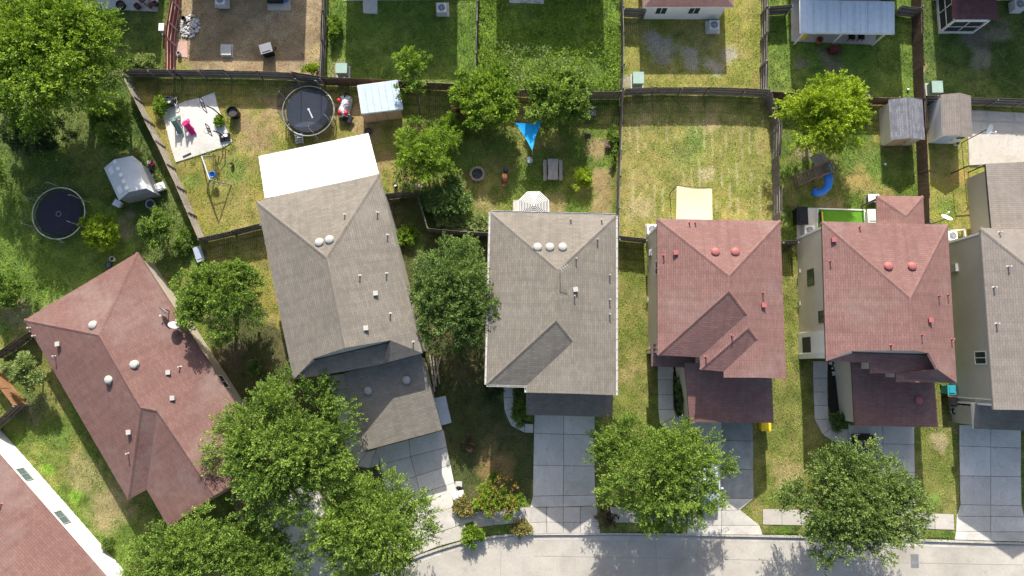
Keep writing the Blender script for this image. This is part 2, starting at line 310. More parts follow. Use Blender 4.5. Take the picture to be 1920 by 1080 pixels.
# ------------------------------------------------------------------ street, kerb, pavement
CURB = [(560, 1160), (640, 1112), (700, 1080), (770, 1050), (830, 1029), (880, 1015), (940, 1006), (1000, 1003), (1100, 1003), (1250, 1004), (1440, 1007), (1600, 1011), (1760, 1016), (1920, 1021), (2150, 1029)]
def resample(pts, step):
    pts = [Vector(p[:2]) for p in pts]; out = [pts[0]]; rest = 0.
    d = [0.]
    for i in range(1, len(pts)): d.append(d[-1] + (pts[i] - pts[i - 1]).length)
    n = max(1, round(d[-1] / step)); res = []
    for k in range(n + 1):
        t = d[-1] * k / n; i = max(1, next((j for j in range(1, len(d)) if d[j] >= t - 1e-9), len(d) - 1))
        u = (t - d[i - 1]) / max(1e-9, d[i] - d[i - 1]); res.append(pts[i - 1].lerp(pts[i], u))
    return res
def smooth(pts, it=2):
    for _ in range(it):
        o = [pts[0]]
        for i in range(len(pts) - 1): o += [pts[i] * .75 + pts[i + 1] * .25, pts[i] * .25 + pts[i + 1] * .75]
        pts = o + [pts[-1]]
    return pts
curb = resample(smooth([Vector(p[:2]) for p in P(*CURB)]), 1.5)
def offset_line(line, d):
    o = []
    for i, p in enumerate(line):
        t = (line[min(i + 1, len(line) - 1)] - line[max(i - 1, 0)]).normalized(); o.append(p + Vector((-t.y, t.x)) * d)
    return o
street_poly = [Vector(p) for p in curb] + [Vector((60, -60)), Vector((-60, -60)), Vector((-40, -40))]
big = MB(); big.add([(-400, -400, -.42), (400, -400, -.42), (400, 400, -.42), (-400, 400, -.42)], [(0, 1, 2, 3)])
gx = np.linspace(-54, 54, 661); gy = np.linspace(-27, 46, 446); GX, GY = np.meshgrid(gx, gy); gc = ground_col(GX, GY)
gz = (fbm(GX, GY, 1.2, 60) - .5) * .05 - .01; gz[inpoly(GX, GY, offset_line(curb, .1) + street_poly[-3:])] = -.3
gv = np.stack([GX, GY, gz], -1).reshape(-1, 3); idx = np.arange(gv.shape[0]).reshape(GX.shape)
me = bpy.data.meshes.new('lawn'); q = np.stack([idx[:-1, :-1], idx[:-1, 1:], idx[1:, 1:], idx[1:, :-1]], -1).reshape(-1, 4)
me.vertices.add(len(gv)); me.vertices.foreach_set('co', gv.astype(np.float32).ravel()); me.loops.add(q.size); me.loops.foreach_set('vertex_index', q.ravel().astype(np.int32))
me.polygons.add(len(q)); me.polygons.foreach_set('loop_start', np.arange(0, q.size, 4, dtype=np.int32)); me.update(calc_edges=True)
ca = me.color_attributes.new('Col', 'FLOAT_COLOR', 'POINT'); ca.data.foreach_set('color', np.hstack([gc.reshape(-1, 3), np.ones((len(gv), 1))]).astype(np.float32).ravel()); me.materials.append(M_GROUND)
lawn = bpy.data.objects.new('lawn', me); scene.collection.objects.link(lawn); tag(lawn, 'patchy dry and green lawn and bare soil of the back and front yards', 'lawn', kind='structure')
big.build('ground', paint('far_ground', (.2, .22, .08), .95, .3, .2)); tag(bpy.data.objects['ground'], 'grassy ground reaching away beyond the yards', 'ground', kind='structure')
sb = MB(); sb.prism(street_poly, -.5, -.12); st = sb.build('street', M_STREET); tag(st, 'pale concrete street curving along the front yards', 'street', kind='structure'); EXCL.append(street_poly)
for i, (a, b) in enumerate((((940, 1010), (938, 1100)), ((1230, 1010), (1232, 1100)), ((1355, 1010), (1357, 1100)), ((1000, 1043), (1920, 1060)))):   # sawn joints
    p, q_ = W(*a), W(*b); j = MB(); j.bar((p.x, p.y, -.117), (q_.x, q_.y, -.117), .035, .008); j.build('joint', paint('street_joint', (.3, .28, .25), .95), st)
cb = T('kerb', 'low concrete kerb between street and verge', 'kerb', (curb[0].x, curb[0].y, 0)); cb['kind'] = 'structure'
L0, L1 = offset_line(curb, 0), offset_line(curb, .16); L00 = offset_line(curb, -.42)
for i in range(0, len(curb) - 2, 2):
    k = MB(); k.prism([L0[i], L0[i + 1], L0[i + 2], L1[i + 2], L1[i + 1], L1[i]], -.3, .03); k.build('kerb_stone', M_WALK, cb)
    k = MB(); k.prism([L00[i], L00[i + 1], L00[i + 2], L0[i + 2], L0[i + 1], L0[i]], -.3, -.114); k.build('gutter_pan', M_WALK, cb)
gut = MB()
for i in range(len(curb) - 1): gut.prism([*[offset_line(curb, -.06)[j] for j in (i, i + 1)], *[offset_line(curb, -.005)[j] for j in (i + 1, i)]], -.13, -.109)
gut.build('gutter_line', M_JOINT, cb)  # thin dark strip along the foot of the kerb
M_STAIN = concrete('concrete_stained', (.36, .37, .36), .35, 1.1)
# slabs: rows of pixel points -> each cell a slab of its own on a dark bed
def slab_field(name, label, rows, mat, top=.05, gap=.015, cat='driveway', stained=()):
    wr = [[W(a, b) for a, b in r] for r in rows]; outline = [*wr[0], *[r[-1] for r in wr[1:]], *reversed(wr[-1][:-1]), *[r[0] for r in reversed(wr[1:-1])]]
    c = sum(outline, Vector()) / len(outline); t = T(name, label, cat, (c.x, c.y, 0)); t['kind'] = 'structure'; EXCL.append(outline)
    bed = MB(); bed.prism(inset(outline, .015), -.15, top - .03); bed.build('joint_bed', M_JOINT, t)
    for i in range(len(wr) - 1):
        for j in range(len(wr[i]) - 1):
            s = MB(); poly = inset([wr[i][j], wr[i][j + 1], wr[i + 1][j + 1], wr[i + 1][j]], gap); up = inset([wr[i][j], wr[i][j + 1], wr[i + 1][j + 1], wr[i + 1][j]], gap + .012)
            a = sum(poly[k][0] * poly[(k + 1) % 4][1] - poly[(k + 1) % 4][0] * poly[k][1] for k in range(4))
            if a < 0: poly.reverse(); up.reverse()
            dz = RS.uniform(-.004, .004)
            s.add([(p.x, p.y, -.14) for p in poly] + [(p.x, p.y, top - .012 + dz) for p in poly] + [(p.x, p.y, top + dz) for p in up],
                  [(8, 9, 10, 11)] + [(k, (k + 1) % 4, 4 + (k + 1) % 4, 4 + k) for k in range(4)] + [(4 + k, 4 + (k + 1) % 4, 8 + (k + 1) % 4, 8 + k) for k in range(4)])
            s.build('slab', M_STAIN if (i, j) in stained else mat, t)
    return t
def bands(xl, xr, ys, n=2, xl2=None, xr2=None):
    return [[(xl + (xr - xl) * k / n, y) for k in range(n + 1)] for y in ys]
slab_field('driveway', 'grey slab driveway in front of the middle grey house, lit V at its foot', [[(1002, 776), (1057, 776), (1115, 776)], [(1001, 812), (1057, 814), (1115, 815)], [(1000, 872), (1057, 873), (1115, 874)], [(999, 930), (1056, 929), (1116, 928)], [(994, 951), (1056, 950), (1119, 948)]], M_CON)
slab_field('driveway', 'flared foot of the middle driveway at the street', [[(994, 951), (1025, 951), (1056, 950), (1088, 950), (1119, 948)], [(992, 980), (1025, 979), (1056, 979), (1088, 979), (1122, 978)], [(988, 1002.5), (1025, 1000.5), (1056, 1000), (1088, 1000), (1126, 1000)]], M_WALK, .045)
slab_field('driveway', 'stained dark driveway in front of the red house with the yellow bin', [[(1295, 785), (1353, 785), (1411, 785)], [(1294, 825), (1353, 826), (1412, 827)], [(1293, 880), (1353, 880), (1412, 880)], [(1292, 934), (1353, 934), (1413, 935)], [(1290, 958), (1353, 957), (1388, 956)], [(1289, 985), (1353, 985), (1424, 985)], [(1287, 1001), (1353, 1002), (1430, 1003)]], M_CON, stained=((0, 1), (1, 1), (2, 1)))
slab_field('driveway', 'driveway with the dark car in front of the right red house', [[(1590, 793), (1655, 794), (1714, 795)], [(1590, 832), (1655, 832), (1714, 833)], [(1589, 885), (1655, 886), (1715, 886)], [(1588, 940), (1655, 941), (1715, 941)], [(1585, 965), (1655, 965), (1718, 966)], [(1580, 990), (1655, 992), (1724, 994)], [(1577, 1006), (1655, 1008), (1727, 1010)]], M_CON)
slab_field('driveway', 'clean slab driveway at the right edge below the grey house', [[(1798, 796), (1857, 798), (1914, 799)], [(1798, 836), (1857, 838), (1914, 840)], [(1799, 892), (1857, 893), (1914, 894)], [(1800, 946), (1857, 947), (1915, 948)], [(1793, 968), (1857, 968), (1920, 969)], [(1792, 996), (1857, 997), (1924, 997)], [(1789, 1012), (1857, 1014), (1928, 1016)]], M_CON)
slab_field('driveway', 'angled slab driveway below the tilted grey house', [[(706, 840), (767, 824), (832, 806)], [(713, 872), (770, 856), (838, 838)], [(722, 915), (780, 893), (845, 872)], [(732, 950), (788, 925), (852, 905)], [(752, 985), (805, 965), (870, 945)], [(745, 1030), (815, 1000), (905, 972)]], M_CON)
slab_field('driveway', 'flared light foot of the angled driveway', [[(747, 1031), (815, 1001), (872, 982)], [(755, 1051), (820, 1025), (878, 1009)]], M_WALK, .045)
slab_field('driveway', 'shaded driveway between the trees below the left red house', [[(465, 965), (530, 928), (580, 900)], [(500, 1010), (560, 970), (612, 940)], [(540, 1062), (600, 1020), (650, 985)], [(580, 1110), (640, 1070), (690, 1035)]], M_CON)
slab_field('front_walk', 'curved walk left of the middle grey house garage', [[(944, 724), (966, 724)], [(944, 745), (963, 745)], [(946, 770), (962, 766)], [(958, 798), (968, 782)], [(983, 811), (984, 794)], [(1000, 812), (1000, 795)]], M_CON, cat='path')
slab_field('front_walk', 'long curved walk beside the red house garage and planting bed', [[(1233, 685), (1262, 685)], [(1233, 712), (1262, 712)], [(1234, 740), (1262, 740)], [(1234, 768), (1263, 768)], [(1237, 795), (1268, 780)], [(1255, 812), (1280, 790)], [(1294, 822), (1294, 794)]], M_CON, cat='path')
slab_field('front_walk', 'curved walk beside the dark planting bed of the right red house', [[(1524, 677), (1552, 677)], [(1524, 709), (1551, 709)], [(1525, 735), (1551, 735)], [(1526, 760), (1552, 760)], [(1527, 786), (1554, 786)], [(1542, 815), (1562, 798)], [(1562, 828), (1576, 804)], [(1590, 832), (1590, 804)]], M_CON, cat='path')
slab_field('front_walk', 'narrow walk along the angled garage of the tilted grey house', [[(614, 705), (645, 700)], [(622, 735), (651, 728)], [(630, 765), (658, 757)], [(638, 795), (664, 787)], [(645, 825), (670, 815)], [(652, 850), (676, 845)], [(668, 874), (690, 846)], [(692, 878), (706, 842)], [(712, 872), (708, 842)]], M_CON, cat='path')
# public pavement: slabs along the kerb
S0, S1 = offset_line(curb, .95), offset_line(curb, 2.15)
sw = T('pavement', 'light concrete pavement slabs along the street', 'pavement', (curb[0].x, curb[0].y, 0)); sw['kind'] = 'structure'
SKIP = [P((985, 940), (1128, 940), (1128, 1010), (985, 1010)), P((1286, 940), (1432, 940), (1432, 1010), (1286, 1010)), P((1575, 950), (1730, 950), (1730, 1020), (1575, 1020)), P((1788, 955), (1932, 955), (1932, 1025), (1788, 1025)), P((735, 960), (880, 930), (880, 1012), (750, 1060))]
bed = MB()
for i in range(len(curb) - 1):
    c = (S0[i] + S1[i + 1]) / 2
    if any(bool(inpoly(np.array(c.x), np.array(c.y), s)) for s in SKIP): continue
    poly = [S0[i], S0[i + 1], S1[i + 1], S1[i]]; EXCL.append(poly); s = MB(); s.prism(inset(poly, .014), -.1, .042); s.build('slab', M_WALK, sw); bed.prism(poly, -.1, .022)
bed.build('joint_bed', M_JOINT, sw)
def slab(label, pts, mat=M_PATIO, top=.07, name='patio_slab', cat='patio'):
    q = P(*pts); EXCL.append(q); m = MB(); m.prism(q, -.1, top - .02); m.prism(inset(q, .02), top - .02, top); c = sum(q, Vector()) / len(q)
    o = m.build(name, mat, loc=(c.x, c.y, 0)); return tag(o, label, cat, kind='structure')
slab('white ball court slab in the yard of the tilted grey house', [(302, 208), (322, 201), (348, 190), (375, 184), (403, 173), (408, 198), (418, 225), (428, 250), (436, 266), (420, 277), (396, 284), (362, 295), (330, 305), (322, 280), (312, 240)])
slab('pale patio slab with round seats in the top left yard', [(160, -30), (297, -30), (296, 22), (160, 17)], concrete('concrete_shade', (.6, .6, .6)))
slab('small pad under the covered pool frame at the top edge', [(502, -10), (545, -10), (546, 21), (502, 20)], M_WALK)
slab('pad under the air conditioner at the top edge of the brown yard', [(403, -10), (431, -10), (431, 16), (403, 15)], M_CON)
slab('door slab at the top edge of the shaded green yard', [(680, -8), (708, -8), (708, 27), (681, 25)], M_CON)
slab('thin slab strip along the house at the top edge', [(645, -25), (905, -25), (905, -1), (645, 2)], M_WALK, .06)
slab('pad under the air conditioner in the shaded green yard', [(817, 5), (842, 5), (843, 32), (818, 30)], M_CON)
slab('slab corner at the top edge of the weedy yard', [(955, -20), (1020, -20), (1020, 8), (955, 6)], M_CON)
slab('pad under the air conditioner behind the cream house', [(1322, 40), (1349, 38), (1349, 64), (1323, 64)], M_CON)
slab('porch floor under the blue white metal roof', [(1483, 78), (1640, 84), (1650, 0), (1483, 0)], M_WALK, .08)
slab('square utility pad in the brown yard', [(414, 83), (438, 84), (435, 106), (413, 104)], M_STONE, .06)
slab('bright slab between taupe shed and the rear porch at the right', [(1812, 206), (1925, 212), (1925, 312), (1817, 312)], M_WALK, .06)
slab('narrow white slab beside the rear porch at the right edge', [(1819, 333), (1853, 326), (1858, 404), (1828, 406)], M_PATIO, .06)
slab('slab under the striped umbrella', [(962, 375), (1030, 376), (1030, 420), (961, 420)], M_WALK, .06)
slab('grill pad behind the right red house', [(1492, 389), (1532, 390), (1531, 460), (1494, 455)], M_CON, .06)
slab('slab below the beige shade canopy', [(1210, 420), (1235, 420), (1235, 450), (1210, 450)], M_WALK, .06)
slab('pink paver square beside the red fence', [(330, 79), (352, 78), (352, 109), (328, 106)], paint('pink_paver', (.5, .32, .27), .9, .2, 5), .05)
slab('dark mulch bed beside the red house walk', [(1263, 688), (1287, 688), (1290, 790), (1275, 785), (1264, 765)], paint('mulch', (.035, .028, .022), .95, .3, 8), .03, 'planting_bed', 'planting bed')
slab('dark mulch bed with white stones beside the right red house', [(1553, 678), (1573, 678), (1576, 780), (1560, 785), (1553, 760)], MATS['mulch'], .03, 'planting_bed', 'planting bed')
for k, (a, b, s) in enumerate(((1715, 1053, 1),)):
    q = P((a - 8, b - 14), (a + 7, b - 14), (a + 8, b + 12), (a - 7, b + 12), z=-.12); m = MB(); m.prism(q, -.13, -.114); tag(m.build('street_square', paint('square_grey', (.19, .19, .2), .9), loc=W(a, b)), 'dark grey square in the street', 'patch', kind='structure')  # flat dark grey rectangle laid on the street surface
# ------------------------------------------------------------------ houses
PITCH = .42
def roof(t, vs, faces, mat, trim, thick=.18, caps=(), gut=None):
    top = MB(); top.add(vs, faces); r = top.build('roof', mat, t, uv=True)
    cnt = {}
    for f in faces:
        for i in range(len(f)):
            e = (f[i], f[(i + 1) % len(f)]); cnt[tuple(sorted(e))] = cnt.get(tuple(sorted(e)), []) + [e]
    fa = MB(); dn = Vector((0, 0, -thick)); d0 = Vector((0, 0, -.004))
    for k, e in cnt.items():
        if len(e) == 1:
            a, b = Vector(vs[e[0][0]]), Vector(vs[e[0][1]]); fa.add([a + d0, b + d0, b + dn, a + dn], [(0, 3, 2, 1)])
    for f in faces: fa.add([Vector(vs[i]) + dn for i in reversed(f)], [tuple(range(len(f)))])
    fa.build('fascia', trim, r)
    for i, j in caps:
        a, b = Vector(vs[i]), Vector(vs[j]); d = (b - a); h = Vector((d.y, -d.x, 0)).normalized() * .13; z = Vector((0, 0, .035)); lo = Vector((0, 0, -.022 if abs(d.z) > .1 else -.03))
        c = MB(); c.add([a + h + lo, a + z, a - h + lo, b + h + lo, b + z, b - h + lo], [(0, 3, 4, 1), (1, 4, 5, 2)]); o = c.build('ridge_cap', mat, r, uv=True)
    return r, [([Vector(vs[i]) for i in f]) for f in faces]
def hit(px, py, polys):
    r = ray(px, py); o = Vector((0, 0, CAM_H)); best = None
    for f in polys:
        n = (f[1] - f[0]).cross(f[2] - f[0])
        if abs(n.z) < 1e-6: continue
        n.normalize(); s = (f[0] - o).dot(n) / r.dot(n); p = o + r * s
        if bool(inpoly(np.array(p.x), np.array(p.y), f)) and (best is None or p.z > best[0].z): best = (p, n if n.z > 0 else -n)
    return best
M_VENT = paint('vent_white', (.42, .40, .36), .5, .1); M_VENTR = paint('vent_red', (.36, .12, .115), .55, .15); M_VENTG = paint('vent_grey', (.3, .29, .28), .5, .1)
def fittings(t, polys, rounds=(), pipes=(), boxes=(), mat=M_VENT, pm=None):
    pm = pm or mat
    for a, b in rounds:
        h = hit(a, b, polys)
        if h:
            m = MB(); m.lathe(h[0] + Vector((0, 0, -.1)), [(.36, .06), (.22, .1), (.22, .18), (.3, .19), (.31, .24), (.25, .3), (.1, .33), (.02, .335)], 18); m.build('roof_vent', mat, t, True)
    for a, b in pipes:
        h = hit(a, b, polys)
        if h:
            m = MB(); m.lathe(h[0] + Vector((0, 0, -.06)), [(.13, 0), (.05, .1), (.04, .36), (.065, .36), (.065, .42), (.02, .42)], 10); m.build('vent_pipe', pm, t)
    for a, b in boxes:
        h = hit(a, b, polys)
        if h:
            m = MB(); m.box(h[0] + Vector((0, 0, .06)), (.28, .28, .22), .1); m.box(h[0] + Vector((0, 0, .19)), (.34, .34, .04), .1); m.build('vent_box', mat, t)
def walls(t, poly, z, mat, d=.35, name='wall'):
    q = inset(poly, d); EXCL.append(q); m = MB(); m.prism(q, -.2, z); m.build(name, mat, t); return q
def window(t, p, q, u, w, z0, z1, out=None, frame=M_TRIM, pane=M_GLASS, cols=1):
    p, q = Vector((p[0], p[1], 0)), Vector((q[0], q[1], 0)); d = (q - p).normalized(); c = p.lerp(q, u); n = Vector((d.y, -d.x, 0))
    if out is not None and n.dot(Vector(out) - Vector((0, 0, 0))) < 0: n = -n
    f = MB(); z = Vector((0, 0, 1))
    def rect(mb, a, b, za, zb, o0, o1):
        vs = [c + d * s + n * o + z * zz for o in (o0, o1) for s, zz in ((a, za), (b, za), (b, zb), (a, zb))]
        mb.add(vs, [(0, 1, 2, 3), (7, 6, 5, 4), (0, 4, 5, 1), (1, 5, 6, 2), (2, 6, 7, 3), (3, 7, 4, 0)])
    h = w / 2
    for a, b, za, zb in ((-h, h, z1 - .07, z1), (-h, h, z0, z0 + .07), (-h, -h + .07, z0 + .07, z1 - .07), (h - .07, h, z0 + .07, z1 - .07)): rect(f, a, b, za, zb, -.05, .05)
    for k in range(1, cols + 1 if cols > 1 else 1): pass
    rect(f, -.025, .025, z0 + .07, z1 - .07, -.04, .045)
    fo = f.build('window', frame, t)
    for a, b in ((-h + .07, -.025), (.025, h - .07)):
        g = MB(); rect(g, a, b, z0 + .07, z1 - .07, -.03, .02); g.build('pane', pane, fo)
def plane_from_edge(a, b, inside, pitch=PITCH):
    d = (b - a); d.z = 0; d.normalize(); n = Vector((-d.y, d.x, 0))
    if n.dot(inside - a) < 0: n = -n
    nn = Vector((-n.x * pitch, -n.y * pitch, 1)).normalized(); return a, nn
# --- left single-storey red house
E = 2.75; A, B, C, D = (45, 600), (258, 473), (512, 866), (316, 989)
v = [W(*A, E), W(*B, E), W(*C, E), W(*D, E), W(275, 918, E), W(240, 937, E)]
pl = plane_from_edge(v[1], v[2], v[0]); v += [onplane(185, 628, *pl), onplane(264, 764, *pl), onplane(295, 770, *pl), onplane(402, 929, *pl)]
h1 = T('house', 'single storey brown red shingled house tilted at the left, two dishes on its roof', 'house', W(240, 750, 0))
q1 = walls(h1, v[:6], E - .1, M_TAN)
r1, f1 = roof(h1, v, [(0, 6, 1), (1, 6, 7, 8, 9, 2), (0, 5, 7, 6), (5, 4, 8, 7), (4, 3, 9, 8)], M_RED2, M_BROWNTRIM, caps=((0, 6), (1, 6), (6, 7), (7, 8), (7, 5), (8, 9)))
m = MB(); m.add([v[3], v[2], v[9] - Vector((0, 0, .1))], [(0, 1, 2)]); m.build('gable_wall', M_TAN, h1)
fittings(h1, f1, [(175, 610), (252, 684), (205, 712)], [(57, 615), (66, 630), (104, 668), (338, 688), (241, 850)], [(110, 645), (317, 698), (325, 746), (243, 810)])
window(h1, q1[1], q1[2], .3, 1.2, .9, 2.1, (1, .3, 0)); window(h1, q1[1], q1[2], .62, 1.2, .9, 2.1, (1, .3, 0))
g = [W(428, 925, 2.6), W(500, 880, 2.6), W(532, 925, 2.3), W(452, 980, 2.3)]; EXCL.append(inset(g, .3)); m = MB(); m.prism(inset(g, .3), 0, 2.2); m.build('porch_wall', M_TAN, h1); rr, _ = roof(h1, g, [(3, 2, 1, 0)], M_RED2, M_BROWNTRIM)
# --- tilted two-storey grey house
E = 5.4; v = [W(481, 378, E), W(711, 326, E), W(792, 662, E), W(718, 681, E), W(698, 686, E), W(652, 695, E), W(550, 712, E)]
pl = plane_from_edge(v[1], v[2], v[0]); R1, R2 = onplane(612, 482, *pl), onplane(648, 652, *pl)
GZ = 6.35
v += [R1, R2, onplane(588, 672, v[0], (v[6] - v[0]).cross(R1 - v[0])), onplane(732, 638, *pl), W(590, 676, 5.62), W(729, 643, 5.62)]
h2 = T('house', 'two storey grey shingled house standing at an angle with white metal patio cover behind', 'house', W(640, 550, 0))
q2 = walls(h2, [v[0], v[1], v[2], v[6]], E - .1, M_GREYW)
r2, f2 = roof(h2, v, [(0, 7, 1), (1, 7, 8, 10, 2), (0, 6, 9, 8, 7), (6, 5, 4, 3, 12, 11), (3, 2, 10)], M_GREY, M_GREYTRIM, caps=((0, 7), (1, 7), (7, 8)))
m = MB(); o = Vector((0, .1, -.05)); m.add([v[11] + o, v[12] + o, v[10] + o, v[8] + o, v[9] + o], [(0, 1, 2, 3, 4)]); m.add([v[3], v[10], v[12]], [(0, 1, 2)]); m.add([v[6], v[9], v[11]], [(0, 1, 2)]); m.build('gable_wall', M_GREYW, h2)
fittings(h2, f2, [(599, 455), (618, 450)], [(647, 403), (708, 399), (727, 441), (675, 517), (725, 513), (732, 588), (775, 641)], [(705, 550), (687, 615)])
window(h2, q2[0], q2[3], .5, 1.2, 3.4, 4.6, (-1, 0, 0)); window(h2, q2[1], q2[2], .35, .9, 3.4, 4.4, (1, 0, 0))
g = [W(644, 700, 4.3), W(788, 660, 4.3), W(829, 806, 3.1), W(676, 847, 3.1)]; qg = walls(h2, g, 2.65, M_GREYW, .3, 'garage_wall'); rr, fg = roof(h2, g, [(3, 2, 1, 0)], M_GREY, M_GREYTRIM)
fittings(h2, fg, [(690, 732), (762, 712)], mat=M_VENTG)
# --- middle two-storey grey house
E = 5.4; v = [W(920, 398, E), W(1155, 404, E), W(1155, 741, E), W(987, 736, E), W(987, 723, E), W(912, 721, E)]
pl = plane_from_edge(v[1], v[2], v[0]); v += [onplane(1046, 506, *pl), onplane(1043, 601, *pl), onplane(1075, 641, *pl), onplane(1074, 738, *pl)]
h3 = T('house', 'middle grey shingled house with three pale round vents and white gutters', 'house', W(1035, 570, 0))
q3 = walls(h3, [v[0], v[1], v[2], v[3], v[4], v[5]], E - .1, M_CREAM)
r3, f3 = roof(h3, v, [(0, 6, 1), (1, 6, 7, 8, 9, 2), (0, 5, 7, 6), (5, 4, 8, 7), (4, 3, 9, 8)], M_GREY, M_GREYTRIM, caps=((0, 6), (1, 6), (6, 7), (7, 8), (7, 5), (8, 9)))
m = MB(); o = Vector((0, .3, 0)); m.add([v[3] + o, v[2] + o, v[9] + o - Vector((0, 0, .15))], [(0, 1, 2)]); m.build('gable_wall', M_CREAM, h3)
for a, b in ((0, 1), (1, 2), (5, 4), (0, 5), (4, 3)):
    p, q_ = v[a], v[b]; d = (q_ - p).normalized(); n = Vector((d.y, -d.x, 0)); c = sum(v[:6], Vector()) / 6
    if n.dot(p - c) < 0: n = -n
    m = MB()
    for s, hh, zz in ((.02, .012, -.05), (.13, .012, -.03)): m.bar(p + n * s + Vector((0, 0, zz)), q_ + n * s + Vector((0, 0, zz)), .02, .12)
    m.bar(p + n * .075 + Vector((0, 0, -.1)), q_ + n * .075 + Vector((0, 0, -.1)), .12, .015); L = (q_ - p).length
    for k in range(int(L / .75) + 1): c0 = p + d * min(L, k * .75 + .05); m.bar(c0 + Vector((0, 0, .0)), c0 + n * .14, .025, .02)
    m.build('gutter', paint('gutter_white', (.5, .49, .46), .5, .1), h3)
fittings(h3, f3, [(1008, 464), (1031, 464), (1055, 464)], [(1070, 412), (1128, 413), (1120, 449), (1080, 485), (1143, 516), (1143, 562), (1143, 589), (1077, 555)], [(1079, 543)], pm=M_VENTG)
p = hit(1050, 512, f3)[0]; m = MB(); m.tube([p, p + Vector((0, 0, .9))], .025, 6); m.bar(p + Vector((-.1, .1, .9)), p + Vector((.5, .45, .95)), .03)
for k in range(4): c = p + Vector((0 + k * .15, .15 + k * .1, .92)); m.bar(c + Vector((-.1, .16, 0)), c + Vector((.1, -.16, 0)), .02)
m.build('antenna', M_VENT, h3)
g = [W(986, 722, 3.3), W(1150, 732, 3.3), W(1148, 782, 2.8), W(987, 778, 2.8)]; walls(h3, g, 2.65, M_CREAM, .25, 'garage_wall'); roof(h3, g, [(3, 2, 1, 0)], M_GREY, M_GREYTRIM)
# --- red house with stepped front
E = 5.4; v = [W(1232, 410, E), W(1463, 414, E), W(1474, 710, E), W(1357, 708, E), W(1357, 697, E), W(1313, 693, E), W(1312, 670, E), W(1233, 666, E)]
pl = plane_from_edge(v[1], v[2], v[0]); v += [onplane(a, b, *pl) for a, b in ((1367, 517), (1367, 546), (1400, 590), (1403, 615), (1420, 637), (1421, 708))]
h4 = T('house', 'red shingled house with two dark stepped front slopes and two red round vents', 'house', W(1340, 560, 0))
q4 = walls(h4, [v[0], v[1], v[2], v[3], v[4], v[5], v[6], v[7]], E - .1, M_CREAM, .32)
r4, f4 = roof(h4, v, [(0, 8, 1), (1, 8, 9, 10, 11, 12, 13, 2), (0, 7, 9, 8), (7, 6, 10, 9), (6, 5, 11, 10), (5, 4, 12, 11), (4, 3, 13, 12)], M_RED, M_BROWNTRIM, caps=((0, 8), (1, 8), (8, 9), (9, 10), (9, 7), (11, 12), (11, 5)))
m = MB(); o = Vector((0, .3, 0)); m.add([v[3] + o, v[2] + o, v[13] + o - Vector((0, 0, .15))], [(0, 1, 2)]); m.build('gable_wall', M_CREAM, h4)
fittings(h4, f4, [(1341, 473), (1378, 473)], [(1292, 418), (1303, 418), (1244, 479), (1430, 549), (1372, 629), (1323, 669)], [(1266, 474), (1431, 572)], M_VENTR)
window(h4, q4[0], q4[7], .33, 1.1, 3.2, 4.5, (-1, 0, 0)); window(h4, q4[0], q4[7], .62, .8, 4.1, 5.0, (-1, 0, 0))
m = MB(); qa, qb = q4[0], q4[7]; c = Vector((*qa.lerp(qb, .17), 1.5)); m.box(c + Vector((-.12, 0, 0)), (.22, .5, .7)); m.tube([c + Vector((-.12, 0, .3)), c + Vector((-.12, 0, 3.6))], .03, 6); m.build('meter_box', M_VENTG, h4)
g = [W(1284, 680, 4.3), W(1446, 684, 4.3), W(1451, 793, 3.1), W(1293, 791, 3.1)]; walls(h4, g, 2.65, M_CREAM, .25, 'garage_wall'); roof(h4, g, [(3, 2, 1, 0)], M_RED, M_BROWNTRIM)
g = [W(1221, 645, 3.2), W(1318, 645, 3.2), W(1318, 690, 2.8), W(1221, 687, 2.8)]; roof(h4, g, [(3, 2, 1, 0)], M_RED, M_BROWNTRIM)
for a, b in ((1219, 686), (1221, 650)):
    p = W(a, b); m = MB(); m.box(p + Vector((.3, .15, 1.35)), (.35, .35, 2.7)); m.build('porch_pier', M_PINKW, h4)
# --- right red house with shaded front gable
E = 5.4; v = [W(1541, 415, E), W(1777, 421, E), W(1794, 718, E), W(1680, 716, E), W(1680, 700, E), W(1632, 700, E), W(1632, 680, E), W(1549, 677, E)]
pl = plane_from_edge(v[1], v[2], v[0]); R1, R2 = onplane(1707, 559, *pl), onplane(1712, 657, *pl); v += [R1, R2, onplane(1597, 658, v[0], (v[7] - v[0]).cross(R1 - v[0])), onplane(1741, 662, *pl)]
v += [onplane(1757, 692, *pl), W(1598, 662, 5.65), W(1738, 666, 5.65), W(1754, 696, 5.5)]
h5 = T('house', 'red shingled house at the right with a small matching gazebo roof behind', 'house', W(1640, 560, 0))
q5 = walls(h5, [v[0], v[1], v[2], v[3], v[4], v[5], v[6], v[7]], E - .1, M_CREAM, .32)
r5, f5 = roof(h5, v, [(0, 8, 1), (1, 8, 9, 11, 12, 2), (0, 7, 10, 9, 8), (7, 6, 5, 4, 15, 14, 13), (4, 3, 2, 12)], M_RED, M_BROWNTRIM, caps=((0, 8), (1, 8), (8, 9), (11, 12)))
m = MB(); o = Vector((0, .1, -.05)); m.add([v[13] + o, v[14] + o, v[11] + o, v[9] + o, v[10] + o], [(0, 1, 2, 3, 4)]); m.add([v[14], v[15], v[12], v[11]], [(0, 1, 2, 3)]); m.add([v[7], v[10], v[13]], [(0, 1, 2)]); m.build('gable_wall', M_CREAM, h5)
fittings(h5, f5, [(1665, 500), (1709, 500)], [(1611, 426), (1556, 490), (1760, 555), (1777, 553), (1728, 628), (1784, 636), (1670, 647)], [(1562, 450), (1743, 600)], M_VENTR)
window(h5, q5[0], q5[7], .36, 1.3, 1.9, 3.1, (-1, 0, 0), M_DARKM, glassy('window_green', (.05, .10, .045), .1)); window(h5, q5[0], q5[7], .69, .9, 3.7, 4.8, (-1, 0, 0), M_DARKM)
